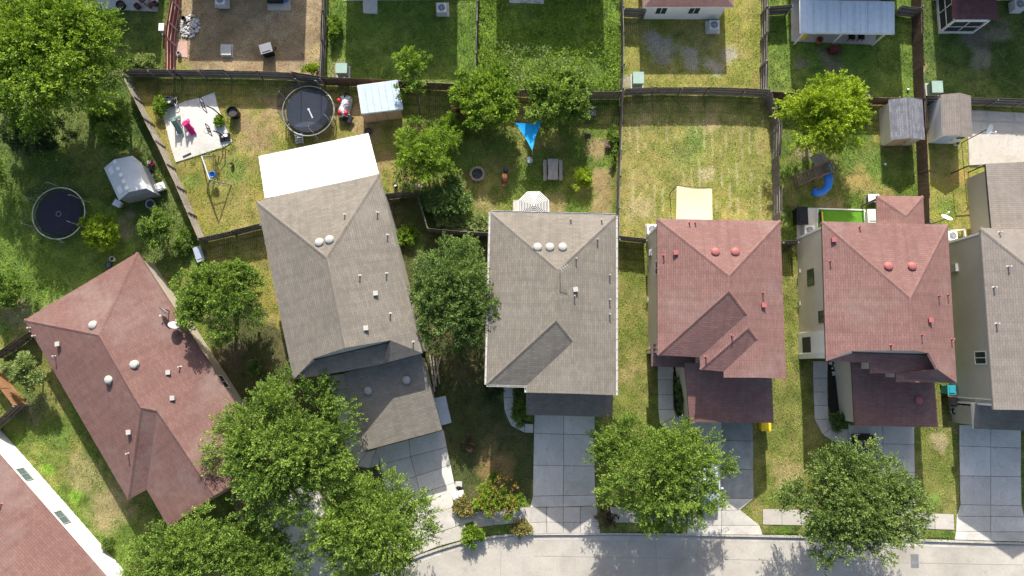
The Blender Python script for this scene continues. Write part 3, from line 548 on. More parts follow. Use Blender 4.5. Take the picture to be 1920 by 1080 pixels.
g = [W(1596, 670, 3.5), W(1749, 674, 3.5), W(1759, 801, 2.8), W(1603, 799, 2.8)]; walls(h5, g, 2.65, M_CREAM, .25, 'garage_wall'); r_, fg = roof(h5, g, [(3, 2, 1, 0)], M_RED, M_BROWNTRIM); fittings(h5, fg, [(1722, 750)], mat=M_VENTR)
p, q_ = W(1575, 680), W(1579, 776); m = MB(); m.bar(p + Vector((0, 0, .45)), q_ + Vector((0, 0, .45)), .3, .9); m.build('porch_wall', M_CREAM, h5)
a_, b_ = [Vector((*q5[0].lerp(q5[7], u), 0)) + Vector((-.05, 0, 0)) for u in (.8, .995)]; m = MB(); m.bar(a_ + Vector((0, 0, 2.6)), b_ + Vector((0, 0, 2.6)), .08, 5.2); m.build('porch_side_wall', M_WHITE_W, h5)
c_ = a_.lerp(b_, .5) + Vector((-.05, 0, 1.6)); m = MB(); m.box(c_, (.04, 1.2, 1.5)); m.build('porch_opening', M_SCREEN, h5)
# --- right edge grey house
E = 5.4; v = [W(1838, 427, E), W(2075, 436, E), W(2105, 772, E), W(1863, 768, E)]
pl = plane_from_edge(v[0], v[3], v[1]); R1, R2 = onplane(1985, 545, *pl), onplane(1998, 700, *pl); v += [R1, R2]; v += [onplane(2005, 770, *pl)]
h6 = T('house', 'taupe shingled house cut by the right edge with shaded tall side wall', 'house', W(1930, 600, 0))
q6 = walls(h6, v[:4], E - .1, M_GREYW, .32)
r6, f6 = roof(h6, v, [(0, 4, 1), (1, 4, 6, 2), (0, 3, 6, 4)], M_GREY2, M_GREYTRIM, caps=((0, 4), (1, 4), (4, 6)))
m = MB(); o = Vector((0, .3, 0)); m.add([v[3] + o, v[2] + o, v[6] + o - Vector((0, 0, .15))], [(0, 1, 2)]); m.build('gable_wall', M_GREYW, h6)
fittings(h6, f6, [], [(1873, 436), (1890, 500), (1863, 539), (1868, 607)], [], M_VENT)
window(h6, q6[0], q6[3], .73, 1.0, 3.3, 4.6, (-1, 0, 0)); m = MB(); c = Vector((*q6[0].lerp(q6[3], .17), 1.7)); m.box(c + Vector((-.1, 0, 0)), (.25, .6, .8)); m.build('meter_box', M_VENTG, h6)
g = [W(1823, 756, 3.3), W(1990, 760, 3.3), W(1990, 810, 2.8), W(1826, 804, 2.8)]; walls(h6, g, 2.65, M_GREYW, .25, 'garage_wall'); roof(h6, g, [(3, 2, 1, 0)], M_GREY, M_TRIM)
g = [W(1848, 307, 3.0), W(1990, 300, 3.0), W(1990, 440, 3.0), W(1860, 440, 3.0)]
m = MB(); m.prism(inset(g, .4), 0, 2.8); m.build('rear_porch_wall', M_GREYW, h6); roof(h6, g, [(3, 2, 1, 0)], M_GREY2, M_DARKM)
for t_, q_, a, b in ((h4, q4, 0, 7), (h5, q5, 0, 7), (h6, q6, 0, 3)):
    for k in (a, b):
        p = Vector((*q_[k], 0)); m = MB(); m.box(p + Vector((-.012, 0, 2.6)), (.12, .16, 5.2)); m.build('corner_board', M_TRIM, t_)
    p = Vector((*q_[a].lerp(q_[b], .97), 0)) + Vector((-.07, 0, 0)); m = MB(); m.box(p + Vector((0, 0, 2.6)), (.09, .08, 5.1)); m.build('downpipe', M_TRIM, t_)
    for u, z in ((.28, .5), (.55, .35)): p = Vector((*q_[a].lerp(q_[b], u), z)) + Vector((-.05, 0, 0)); m = MB(); m.box(p, (.1, .3, .2)); m.build('wall_vent', M_VENTG, t_)
# --- bottom left house
E = 2.85; v = [W(-60, 782, E), W(262, 1150, E), W(60, 1330, E), W(-300, 950, E)]; pl = plane_from_edge(v[0], v[1], v[2]); c = [(v[0] + v[3]) / 2, (v[1] + v[2]) / 2]
v += [p + Vector((0, 0, PITCH * (v[0] - v[3]).length / 2)) for p in c]
h0 = T('house', 'red shingled house in the bottom left corner with a bright white side wall', 'house', W(40, 1050, 0))
q0 = walls(h0, v[:4], E - .1, M_WHITE_W, .5)
r0, f0 = roof(h0, v, [(1, 0, 4, 5), (3, 2, 5, 4), (0, 3, 4), (2, 1, 5)], M_RED2, M_TRIM); fittings(h0, f0, [], [(3, 945)], [], M_VENTR)
def u_of(px, py, p, q_):
    w = W(px, py, 1.5); d = q_ - p; return max(.05, min(.95, (Vector((w.x, w.y)) - p).dot(d) / d.dot(d)))
for a, b in ((48, 887), (118, 968)): window(h0, q0[0], q0[1], u_of(a, b, q0[0], q0[1]), 1.25, 1.0, 2.1, (1, 1, 0), M_GREYTRIM, glassy('window_sky', (.10, .14, .15), .05))
# --- houses of the next row, only their yards' edges and shadows reach into view
def row_house(label, xl, xr, y, depth, e, wall, mat, trim=M_TRIM, ov=.4, hip=True):
    a, b = W(xl, y, e), W(xr, y, e); a, b = Vector((a.x, a.y, e)), Vector((b.x, a.y, e)); w = b.x - a.x
    c, d = b + Vector((0, depth, 0)), a + Vector((0, depth, 0)); t = T('house', label, 'house', ((a.x + b.x) / 2, a.y + depth / 2, 0))
    k = min(w, depth) / 2; rz = Vector((0, 0, k * PITCH)); 
    if w >= depth: r1_, r2_ = a + Vector((k, k, 0)) + rz, b + Vector((-k, k, 0)) + rz; fs = [(0, 1, 5, 4), (1, 2, 5), (2, 3, 4, 5), (3, 0, 4)]
    else: r1_, r2_ = a + Vector((k, k, 0)) + rz, d + Vector((k, -k, 0)) + rz; fs = [(0, 1, 4), (1, 2, 5, 4), (2, 3, 5), (3, 0, 4, 5)]
    q_ = walls(t, [a, b, c, d], e - .1, wall, ov); roof(t, [a, b, c, d, r1_, r2_], fs, mat, trim); return t, q_
row_house('neighbour house above the patio with round seats, beyond the top edge', 90, 245, -128, 9, 5.2, M_TAN, M_RED2)
row_house('neighbour house above the brown yard, beyond the top edge', 303, 536, -134, 10, 5.2, M_TAN, M_GREY)
row_house('neighbour house above the shaded green yard, beyond the top edge', 617, 844, -97, 10, 5.2, M_CREAM, M_GREY)
row_house('neighbour house above the weedy yard, beyond the top edge', 924, 1141, -140, 10, 5.2, M_CREAM, M_GREY)
t5, qq = row_house('single storey cream house with red roof edge and two windows at the top', 1207, 1376, 13, 9, 2.75, M_WHITE_W, M_RED)
for u in (.2, .62): window(t5, qq[0], qq[1], u, 1.0, .9, 2.1, (0, -1, 0))
t6, qq = row_house('house at the top edge behind the blue white metal porch roof', 1522, 1747, -60, 9, 5.3, M_CREAM, M_GREY2)
row_house('house at the top right edge behind the screened porch', 1818, 2150, -57, 9, 5.3, M_CREAM, M_GREY2)
# ------------------------------------------------------------------ fences (traced along their top line)
def fence(label, pts, h=1.6, mat=M_FENCE, rail=None, rail_side=1, post=None, pw=.14, gap=.012, lean=.02):
    g = [W(a, b, h) for a, b in pts]; t = T('wooden_fence', label, 'fence', (g[0].x, g[0].y, 0)); rail = rail or M_POST; post = post or M_POST
    for i in range(len(g) - 1):
        a, b = Vector((g[i].x, g[i].y, 0)), Vector((g[i + 1].x, g[i + 1].y, 0)); L = (b - a).length; n = max(1, round(L / 2.4)); d = (b - a).normalized(); s = Vector((-d.y, d.x, 0)) * rail_side
        for k in range(n):
            p, q_ = a + d * (L * k / n), a + d * (L * (k + 1) / n); l = (q_ - p).length; m = MB(); c = max(2, int(l / (pw + gap))); hh = h + RS.uniform(-.04, .04); tilt = RS.uniform(-lean, lean)
            for j in range(c):
                pass
                x0, x1 = l * j / c, l * (j + 1) / c - gap; zt = hh + RS.uniform(-.025, .025); o = s * (-.02 + RS.uniform(-.006, .006)); off = s * tilt
                vs = []
                for z in (.02, zt):
                    for x in (x0, x1):
                        for w in (-.009, .009): vs.append(p + d * x + o + s * w + off * (z / h * 3) + Vector((0, 0, z)))
                m.add(vs, [(0, 1, 3, 2), (4, 6, 7, 5), (0, 4, 5, 1), (2, 3, 7, 6), (0, 2, 6, 4), (1, 5, 7, 3)])
            o_ = m.build('picket_panel', mat, t); o_['kind'] = 'stuff'
            for z in (.3, h * .55, h - .22):
                m = MB(); m.bar(p + s * .02 + Vector((0, 0, z)), q_ + s * .02 + Vector((0, 0, z)), .04, .09); m.build('rail', rail, t)
            m = MB(); m.box(p + s * .06 + Vector((0, 0, (h - .05) / 2)), (.1, .1, h - .05)); m.build('post', post, t)
        m = MB(); m.box(b + s * .06 + Vector((0, 0, (h - .05) / 2)), (.1, .1, h - .05)); m.build('post', post, t)
    return t
fence('grey picket fence behind the trampoline yard of the tilted grey house', [(229, 130), (325, 131), (420, 132), (480, 133), (545, 136), (600, 145)], mat=M_FENCE, rail_side=-1)
fence('weathered brown fence between the metal roofed shed and the green yard', [(600, 145), (690, 147), (745, 150), (800, 153), (865, 156)], mat=M_FENCE_B, rail_side=1)
fence('dark fence half hidden by the two leafy yard trees', [(865, 156), (960, 166), (1110, 171), (1165, 171)], rail_side=1)
fence('grey fence with dark rails along the back of the mown yard', [(1172, 166), (1230, 163), (1330, 164), (1400, 166), (1446, 169)], rail_side=-1, h=1.62)
fence('long thin fence between the weedy yard and the mown yards', [(1167, -40), (1170, 60), (1170, 120), (1168, 165), (1167, 230), (1163, 330), (1161, 448)], rail_side=1)
fence('fence between cream house yard and blue porch yard', [(1441, -40), (1440, 60), (1438, 165)], rail_side=-1)
fence('leaning grey fence with many rails beside the mown yard', [(1446, 169), (1456, 200), (1463, 230), (1461, 290), (1463, 350), (1463, 445)], rail_side=1, lean=.06)
fence('brown fence between the blue porch yard and the screened porch yard', [(1729, -40), (1731, 60), (1733, 120), (1736, 183)], mat=M_FENCE_B, rail_side=1)
fence('brown fence between the two garden sheds', [(1736, 183), (1739, 240), (1742, 320), (1746, 417)], mat=M_FENCE_B, rail_side=1)
fence('brown fence behind the slate grey garden shed', [(1446, 170), (1560, 178), (1640, 182), (1736, 183)], mat=M_FENCE_B, rail_side=1)
fence('grey fence behind the taupe shed and bright slab', [(1736, 181), (1820, 183), (1925, 187), (2000, 190)], rail_side=-1)
fence('sunlit diagonal fence beside the ball court slab', [(228, 140), (290, 265), (330, 350), (371, 447)], mat=M_FENCE_L, rail_side=1)
fence('grey fence between the left red house and the tilted grey house', [(371, 447), (430, 434), (487, 420)], rail_side=-1)
fence('dark zigzag fence right of the tilted grey house', [(722, 364), (780, 357), (801, 428), (860, 433), (920, 436)], rail_side=1)
fence('short dark fence between the middle grey house and the red house', [(1155, 443), (1213, 449)], rail_side=-1)
fence('short fence between the two red houses', [(1470, 453), (1498, 453)], rail_side=-1)
fence('short dark fence left of the cream house at the top', [(1171, 14), (1212, 16)], rail_side=-1)
fence('short fence left of the blue white porch roof', [(1443, 12), (1486, 9)], rail_side=-1)
fence('short fence right of the blue white porch roof', [(1692, 10), (1731, 15)], rail_side=-1)
fence('dark red stained fence with pale rails at the top left', [(322, -40), (321, 0), (314, 40), (311, 70), (311, 130)], mat=M_FENCE_R, rail=M_RAIL_R, post=M_RAIL_R, rail_side=1)
fence('grey fence between the brown yard and the shaded green yard', [(605, -40), (604, 20), (602, 75), (598, 144)], rail_side=1)
fence('thin fence between the shaded green yard and the weedy yard', [(895, -40), (893, 40), (890, 155)], rail_side=1)
fence('dark fence behind the small tree at the left edge', [(-20, 669), (0, 658), (30, 636), (54, 620)], mat=M_FENCE_B, rail_side=-1)
fence('bright orange cedar fence corner at the left edge', [(-30, 690), (0, 729), (24, 760)], mat=M_FENCE_O, rail_side=-1)
fence('brown fence running to the white wall at the left edge', [(24, 761), (0, 783), (-30, 808)], mat=M_FENCE_B, rail_side=1)
# ------------------------------------------------------------------ trees and shrubs
def normv(a): return a / np.maximum(1e-9, np.linalg.norm(a, axis=-1, keepdims=True))
def leaves(centers, dirs, L, leaf, rnd, lobe_tint, pal, tip=None):
    """diamond leaves along given twig points; returns verts (4N,3) and colours"""
    N = len(centers); ax = normv(dirs + rnd.normal(0, .55, (N, 3))); nn = normv(np.array([0, 0, .9]) + rnd.normal(0, .6, (N, 3)) + ax * .1); sd = normv(np.cross(nn, ax))
    l = leaf * rnd.uniform(.7, 1.35, (N, 1)); w = l * rnd.uniform(.36, .56, (N, 1)); up = normv(np.cross(ax, sd)) * l * .12
    v = np.stack([centers, centers + ax * l * .5 + sd * w * .5 - up, centers + ax * l, centers + ax * l * .5 - sd * w * .5 - up], 1).reshape(-1, 3)
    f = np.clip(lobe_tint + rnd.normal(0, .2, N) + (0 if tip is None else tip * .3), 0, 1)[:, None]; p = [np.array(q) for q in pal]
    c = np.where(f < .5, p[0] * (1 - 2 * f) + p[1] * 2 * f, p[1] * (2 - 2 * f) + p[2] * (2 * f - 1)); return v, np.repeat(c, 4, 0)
PAL = {'oak': ((.04, .085, .02), (.13, .215, .05), (.26, .35, .10)), 'bright': ((.06, .13, .012), (.18, .30, .025), (.34, .45, .06)), 'yellow': ((.10, .18, .012), (.28, .40, .02), (.46, .56, .06)), 'green': ((.055, .11, .018), (.165, .265, .04), (.31, .42, .085)),
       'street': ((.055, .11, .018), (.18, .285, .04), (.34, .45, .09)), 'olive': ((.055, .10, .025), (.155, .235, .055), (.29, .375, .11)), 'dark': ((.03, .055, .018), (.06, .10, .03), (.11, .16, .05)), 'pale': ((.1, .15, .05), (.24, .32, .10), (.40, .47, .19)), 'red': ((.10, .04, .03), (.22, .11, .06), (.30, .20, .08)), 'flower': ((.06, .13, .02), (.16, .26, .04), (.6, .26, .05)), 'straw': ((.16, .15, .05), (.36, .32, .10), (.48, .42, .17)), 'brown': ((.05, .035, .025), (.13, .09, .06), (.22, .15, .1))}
TREE_SEED = [100]
def tree(name, label, cat, px, py, rx, ry, top, bot, pal, n, leaf=.11, twig=.9, lobes=None, base=None, trunk=.14, group=None, open_=.0, lobe_r=(.13, .23), up=.3, mat=None):
    """crown ellipsoid seen at pixel px,py with pixel half widths rx,ry, between heights bot and top (m)"""
    TREE_SEED[0] += 1; rnd = np.random.RandomState(TREE_SEED[0]); zc = (top + bot) / 2; c = W(px, py, zc); sc = FPX / (CAM_H - zc); Rx, Ry, Rz = rx / sc, ry / sc, (top - bot) / 2
    bx = W(*base) if base else Vector((c.x, c.y, 0)); t = T(name, label, cat, (bx.x, bx.y, 0), group); C = np.array(c); R = np.array([Rx, Ry, Rz]); leaf *= 1.18; n = int(n * 1.22); nl = int((lobes or 9 + Rx * Ry * 1.3) * 2.1)
    u = normv(rnd.normal(0, 1, (nl, 3))); u[:, 2] = np.abs(u[:, 2]) * .9 - .25; rr = rnd.uniform(.2, .84, (nl, 1)) ** .75; lc = u * rr; lr = rnd.uniform(*lobe_r, nl); tint = rnd.uniform(.22, .68, nl)
    q = 34; spr = np.clip(.14 * (Rx + Ry) / 2, .2, .6) * twig; per = np.maximum(3, (n * lr ** 2 / (lr ** 2).sum() / q).astype(int)); V = []; Cc = []
    for k in range(nl):
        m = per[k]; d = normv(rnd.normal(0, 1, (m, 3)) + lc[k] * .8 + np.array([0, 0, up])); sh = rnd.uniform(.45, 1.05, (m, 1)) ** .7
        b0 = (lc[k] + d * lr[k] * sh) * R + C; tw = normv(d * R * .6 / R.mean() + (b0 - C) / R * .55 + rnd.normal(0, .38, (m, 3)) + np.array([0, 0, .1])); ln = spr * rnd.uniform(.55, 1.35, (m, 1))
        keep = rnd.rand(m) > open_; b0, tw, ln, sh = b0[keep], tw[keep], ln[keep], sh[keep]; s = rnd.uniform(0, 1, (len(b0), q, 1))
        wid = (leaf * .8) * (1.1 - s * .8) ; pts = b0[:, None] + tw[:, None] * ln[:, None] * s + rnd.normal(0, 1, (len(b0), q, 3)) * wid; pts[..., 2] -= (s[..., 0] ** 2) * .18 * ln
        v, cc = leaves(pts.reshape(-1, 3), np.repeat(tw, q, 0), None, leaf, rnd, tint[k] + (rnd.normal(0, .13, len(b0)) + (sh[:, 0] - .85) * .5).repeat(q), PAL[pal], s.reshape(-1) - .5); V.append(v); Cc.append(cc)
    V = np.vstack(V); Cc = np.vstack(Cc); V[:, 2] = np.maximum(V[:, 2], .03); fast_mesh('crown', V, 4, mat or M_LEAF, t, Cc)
    m = MB(); z1 = max(.25, bot + Rz * .35); top_p = Vector((c.x, c.y, z1)); m.tube([bx, bx.lerp(top_p, .5) + Vector((.05, .03, 0)), top_p], [trunk * 1.25, trunk, trunk * .8], 8)
    for k in rnd.permutation(nl)[:min(nl, 14)]:
        e = Vector(lc[k] * R * .95 + C); mid = top_p.lerp(e, .5) + Vector((0, 0, -.12 * Rz)); m.tube([top_p, mid, e], [trunk * .55, trunk * .35, trunk * .12], 6)
    m.build('trunk', M_BARK, t, True); return t
tr = tree
tr('broad_tree', 'huge bright green tree filling the top left corner', 'tree', 78, 95, 148, 152, 10, 3, 'bright', 95000, .15, 2.0, trunk=.3, lobes=60, lobe_r=(.1, .18))
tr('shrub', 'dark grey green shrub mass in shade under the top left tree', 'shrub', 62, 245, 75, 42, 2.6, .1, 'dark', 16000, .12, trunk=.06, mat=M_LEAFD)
tr('shrub', 'round green bush left of the diagonal fence', 'shrub', 215, 232, 50, 50, 4.2, .5, 'green', 15000, .12, trunk=.08)
tr('shrub', 'green bush cut by the left edge above the pale soil', 'shrub', 8, 545, 42, 48, 2.6, .2, 'green', 11000, .11, trunk=.06)
tr('shrub', 'bush tips at the left edge beside the trampoline', 'shrub', -6, 335, 30, 36, 3, .3, 'green', 6000, .11, trunk=.06)
tr('small_tree', 'small bright tree right of the left trampoline', 'tree', 187, 432, 38, 34, 3.2, .6, 'yellow', 9000, .12, trunk=.07)
tr('small_tree', 'small green tree near the grey playhouse shed', 'tree', 293, 424, 37, 37, 3.2, .6, 'green', 9000, .11, trunk=.07)
tr('yard_tree', 'round olive green tree over the dishes of the left red house', 'tree', 406, 562, 88, 86, 6.2, 1.5, 'green', 42000, .11, trunk=.16, lobes=34)
tr('small_tree', 'small pale tree by the cedar fence at the left edge', 'tree', 47, 698, 42, 40, 3.4, .8, 'pale', 10000, .11, trunk=.07)
tr('shrub', 'little white flecked shrub by the tilted grey house', 'shrub', 478, 690, 18, 20, 1.4, .05, 'olive', 2600, .1, trunk=.03)
tr('oak_tree', 'large feathery oak left of the angled driveway walk', 'tree', 532, 835, 140, 142, 8.5, 2.5, 'green', 78000, .12, 1.35, trunk=.24, lobes=44)
tr('oak_tree', 'pale green oak between the two left driveways', 'tree', 690, 988, 120, 114, 7.2, 2.2, 'street', 56000, .12, 1.6, trunk=.18, lobes=32, open_=.1)
tr('oak_tree', 'bright spreading tree cut by the bottom edge', 'tree', 398, 1075, 190, 116, 7.2, 2., 'green', 70000, .12, 1.05, trunk=.22, lobes=46)
tr('oak_tree', 'tall dark green tree squeezed between the two grey houses', 'tree', 852, 552, 102, 114, 7.6, 2., 'oak', 56000, .11, 1.05, trunk=.2, lobes=40)
tr('street_tree', 'dense round street tree left of the yellow bin driveway', 'tree', 1236, 884, 136, 105, 6.4, 1.8, 'street', 74000, .11, 1.3, trunk=.18, lobes=44)
tr('street_tree', 'large street tree above the kerb in front of the right red house', 'tree', 1612, 950, 126, 122, 7.2, 2., 'olive', 74000, .12, 1.4, trunk=.2, lobes=42)
tr('yard_tree', 'bright yellow green tree beside the play set', 'tree', 1548, 216, 84, 78, 6.2, 1.6, 'yellow', 36000, .13, 1.7, trunk=.14, lobes=30)
tr('small_tree', 'thin open young tree behind the metal roofed shed', 'tree', 772, 132, 45, 52, 4.4, 1.2, 'bright', 4600, .14, 1.4, base=(790, 240), trunk=.06, lobes=14, open_=.3)
tr('yard_tree', 'feathery light tree right of the metal roofed shed', 'tree', 797, 283, 72, 72, 4.6, .7, 'bright', 19000, .12, 1.3, trunk=.1, lobes=22, open_=.15)
tr('shrub', 'lush bush right of the feathery yard tree', 'shrub', 842, 240, 36, 30, 2., .1, 'bright', 7000, .12, trunk=.05)
tr('yard_tree', 'leafy tree left of the blue shade sail', 'tree', 915, 180, 64, 66, 4.4, 1.0, 'bright', 25000, .16, .9, trunk=.12, lobes=24, lobe_r=(.16, .25))
tr('yard_tree', 'leafy tree right of the blue shade sail', 'tree', 1052, 182, 70, 64, 4.4, 1.0, 'street', 25000, .16, .9, trunk=.12, lobes=24, lobe_r=(.16, .25))
tr('shrub', 'reddish brown shrub at the fence left of the leafy trees', 'shrub', 871, 198, 27, 26, 2., .1, 'red', 4000, .13, trunk=.04)
tr('shrub', 'small yellow green bush beside the picnic table', 'shrub', 1091, 335, 20, 22, 1.3, .05, 'yellow', 3200, .11, trunk=.03)
tr('shrub', 'dark leafy vine mound beside the zigzag fence', 'shrub', 838, 374, 48, 56, 1.9, .05, 'oak', 14000, .13, trunk=.05, mat=M_LEAFD)
tr('shrub', 'grey green weeds along the zigzag fence', 'shrub', 868, 418, 58, 20, .9, .02, 'pale', 6500, .12, trunk=.03)
fl = tr('flowering_shrub', 'orange flowered bush beside the pavement', 'shrub', 936, 934, 41, 41, 1.9, .1, 'bright', 9000, .1, trunk=.05)
rnd = np.random.RandomState(5); c = W(936, 934, 1.1); a = rnd.uniform(0, 2 * np.pi, 130); r_ = np.sqrt(rnd.rand(130)) * 1.8; cl = np.stack([c.x + r_ * np.cos(a), c.y + r_ * np.sin(a), .35 + 1.55 * np.sqrt(np.clip(1 - (r_ / 1.9) ** 2, 0, 1))], -1); cl = np.repeat(cl, 6, 0) + rnd.normal(0, .045, (780, 3))
v, cc = leaves(cl, rnd.normal(0, 1, cl.shape), None, .085, rnd, np.full(len(cl), .5), ((.5, .17, .04), (.6, .32, .08), (.6, .45, .12))); fast_mesh('flowers', v, 4, M_LEAF, fl, cc)
tr('shrub', 'rounded ornamental grass clump at the kerb', 'shrub', 886, 1004, 20, 19, .8, .02, 'bright', 2800, .13, 1.3, trunk=.03)
tr('shrub', 'straw coloured grass clump by the angled driveway', 'shrub', 875, 950, 27, 22, .6, .02, 'straw', 3000, .12, 1.3, trunk=.03)
tr('shrub', 'straw grass clump below the orange flowered bush', 'shrub', 975, 992, 20, 13, .4, .02, 'straw', 1600, .11, 1.3, trunk=.02)
tr('shrub', 'shaded green shrubs beside the middle garage wall', 'shrub', 978, 768, 19, 30, 1.3, .05, 'green', 5000, .1, trunk=.03)
tr('shrub', 'brownish shrub at the middle house entry', 'shrub', 971, 735, 10, 12, .9, .05, 'olive', 1300, .1, trunk=.02)
tr('shrub', 'dark shrub row left of the middle walk', 'shrub', 926, 738, 17, 16, .9, .05, 'dark', 2400, .1, trunk=.03)
tr('shrub', 'clipped dark shrub at the corner of the right red house bed', 'shrub', 1574, 790, 23, 15, .9, .03, 'oak', 3600, .09, trunk=.03)
tr('shrub', 'tall dark shrub filling the red house bed', 'shrub', 1276, 735, 12, 42, 1.4, .05, 'oak', 4600, .1, trunk=.03, mat=M_LEAFD)
tr('shrub', 'pale flowering hedge below the top left shaded yard', 'shrub', 266, 118, 36, 15, 1.3, .05, 'pale', 4200, .13, trunk=.03)
tr('shrub', 'small bright bush at the end of the brown yard', 'shrub', 583, 130, 16, 11, 1., .05, 'yellow', 1800, .1, trunk=.02)
tr('shrub', 'leafy bush beside the grey fence of the shaded green yard', 'shrub', 626, 50, 12, 26, 1.3, .05, 'bright', 2600, .12, trunk=.02)
tr('shrub', 'weedy tuft beside the trash can on the ball court', 'shrub', 302, 196, 13, 17, .9, .02, 'bright', 1300, .12, 1.3, trunk=.02)
tr('shrub', 'weeds growing beside the basketball pole', 'shrub', 412, 228, 9, 12, .5, .02, 'bright', 900, .1, trunk=.02)
tr('shrub', 'dead brown shrub at the kerb below the dense street tree', 'shrub', 1145, 975, 24, 24, 1.0, .05, 'brown', 1900, .1, 1.3, trunk=.05, open_=.3)
tr('shrub', 'dry brown sapling left of the middle driveway', 'shrub', 878, 832, 12, 14, 1.1, .05, 'brown', 500, .09, 1.3, trunk=.02, open_=.4)
tr('shrub', 'small shrub by the white wall at the bottom left', 'shrub', 201, 1018, 10, 8, .8, .05, 'olive', 800, .09, trunk=.02)
tr('shrub', 'bright weeds in the gap right of the tilted grey house', 'shrub', 765, 440, 18, 26, .9, .03, 'bright', 2600, .12, trunk=.03)
tr('shrub', 'green weeds below the diagonal fence beside the left house', 'shrub', 345, 455, 16, 30, .9, .03, 'green', 2600, .11, trunk=.03)
tr('shrub', 'weedy growth along the fence right of the brown soil strip', 'shrub', 1151, 270, 9, 45, .7, .03, 'green', 2600, .11, trunk=.03)
# ------------------------------------------------------------------ yard things
Z = Vector((0, 0, 1)); M_CON2 = paint('precast', (.5, .49, .46), .9, .15); M_FAN = paint('fan_blade', (.12, .16, .3), .5, .1); M_ACW = paint('ac_casing', (.62, .62, .6), .5, .1); M_GREENBOX = paint('utility_green', (.26, .36, .31), .6, .1)
def ac_unit(label, px, py, s=.8, h=.75, mat=M_ACW):
    p = W(px, py, h); p.z = 0; t = T('air_conditioner', label, 'air conditioner', p); m = MB(); m.box(p + Z * (h / 2 + .06), (s, s, h))
    for k in range(6):
        for sx in (-1, 1): m.box(p + Vector((sx * (s / 2 + .008), 0, .2 + k * .1)), (.012, s * .86, .04)); m.box(p + Vector((0, sx * (s / 2 + .008), .2 + k * .1)), (s * .86, .012, .04))
    m.build('casing', mat, t); m = MB(); m.lathe(p + Z * (h + .06), [(.36 * s, .003), (.36 * s, .012), (.02, .012)], 24); m.build('fan_opening', M_DARKM, t)
    for k in range(4):
        m = MB(); a = k * math.pi / 2 + .3; m.bar(p + Vector((0, 0, h + .085)), p + Vector((.32 * s * math.cos(a), .32 * s * math.sin(a), h + .085)), .15, .012); m.build('fan_blade', M_FAN, t)
    m = MB()
    for r in (.14, .26, .38): m.ring(p + Z * (h + .11), r * s, .009, 28, 4)
    for k in range(8): a = k * math.pi / 4; m.bar(p + Vector((0, 0, h + .112)), p + Vector((.4 * s * math.cos(a), .4 * s * math.sin(a), h + .112)), .012)
    m.build('fan_guard', M_ACW, t)
ac_unit('air conditioner on its pad in the shaded green yard', 828, 15); ac_unit('air conditioner at the top edge of the brown yard', 413, 0); ac_unit('air conditioner behind the cream house', 1339, 47)
ac_unit('air conditioner behind the stepped red house', 1223, 430); ac_unit('air conditioner beside the covered grill', 1518, 432); ac_unit('air conditioner in a small frame between the right houses', 1786, 442, .75); ac_unit('grey unit cut by the top right corner', 1912, 8, .9)
def util_box(label, px, py, sx=.9, sy=.8, h=.8, mat=M_GREENBOX, rz=0):
    p = W(px, py, h); p.z = 0; t = T('utility_box', label, 'utility box', p); m = MB(); m.box(p + Z * .04, (sx * 1.25, sy * 1.3, .1), rz); m.build('base', M_CON2, t)
    m = MB(); m.box(p + Z * (h / 2 + .05), (sx, sy, h - .08), rz); m.build('cabinet', mat, t); m = MB(); m.box(p + Z * (h + .03), (sx + .06, sy + .06, .06), rz); m.build('lid', mat, t)
util_box('pale green utility box beside the grey fence in the green yard', 640, 128); util_box('pale green utility box in the yard of the cream house', 1197, 146, .85, .95); util_box('pale green utility box by the brown fence at the right', 1757, 163, .85, .95)
util_box('small grey box hung at the red fence', 303, 51, .4, .6, .7, M_ACW); util_box('round topped pad box in the brown yard', 425, 95, .75, .75, .25, M_CON2)
def trampoline(label, px, py, rpx, h=.85, net=1.8, posts=6, mat=(.045, .055, .08), alpha=.5, ph=0.3, logo=True):
    p = W(px, py, h); p.z = 0; R = rpx / (FPX / (CAM_H - h)); t = T('trampoline', label, 'trampoline', p); c = p + Z * h
    m = MB(); m.lathe(c + Z * -.02, [(R * .86, 0), (R * .86, .015), (.01, .02)], 48); m.build('jumping_mat', paint('tramp_mat%d' % px, mat, .55, .15, 1.5), t)
    m = MB(); m.ring(c, R, .045, 64, 6); m.build('frame_ring', M_GALV, t, True)
    m = MB()
    for k in range(84): a = 2 * math.pi * k / 84; d = Vector((math.cos(a), math.sin(a), 0)); m.bar(c + d * R * .855 - Z * .005, c + d * R * .985, .03, .02)
    o = m.build('springs', M_BLACK, t); o['kind'] = 'stuff'
    m = MB(); n = 48; vs = []
    for z, rr in ((.0, .9), (net, .96)):
        for k in range(n): a = 2 * math.pi * k / n; vs.append(c + Vector((R * rr * math.cos(a), R * rr * math.sin(a), z)))
    m.add(vs, [(k, (k + 1) % n, n + (k + 1) % n, n + k) for k in range(n)]); m.build('safety_net', netting('net%d' % px, (.03, .035, .05), alpha), t)
    for k in range(posts):
        a = 2 * math.pi * k / posts + ph; d = Vector((math.cos(a), math.sin(a), 0)); m = MB(); m.tube([p + d * R * 1.02, c + d * R * 1.03 + Z * net * .9, c + d * R * .97 + Z * net], .025, 6); m.build('net_pole', M_GALV, t)
        m = MB(); m.tube([c + d * R, p + d * R * 1.05 + Z * .02, p + d.cross(Z) * .35 + d * R * 1.05 + Z * .02], .03, 6); m.build('leg', M_GALV, t)
    return t, c, R
t, c, R = trampoline('dark trampoline with safety net behind the white patio cover', 578, 208, 50, posts=8)
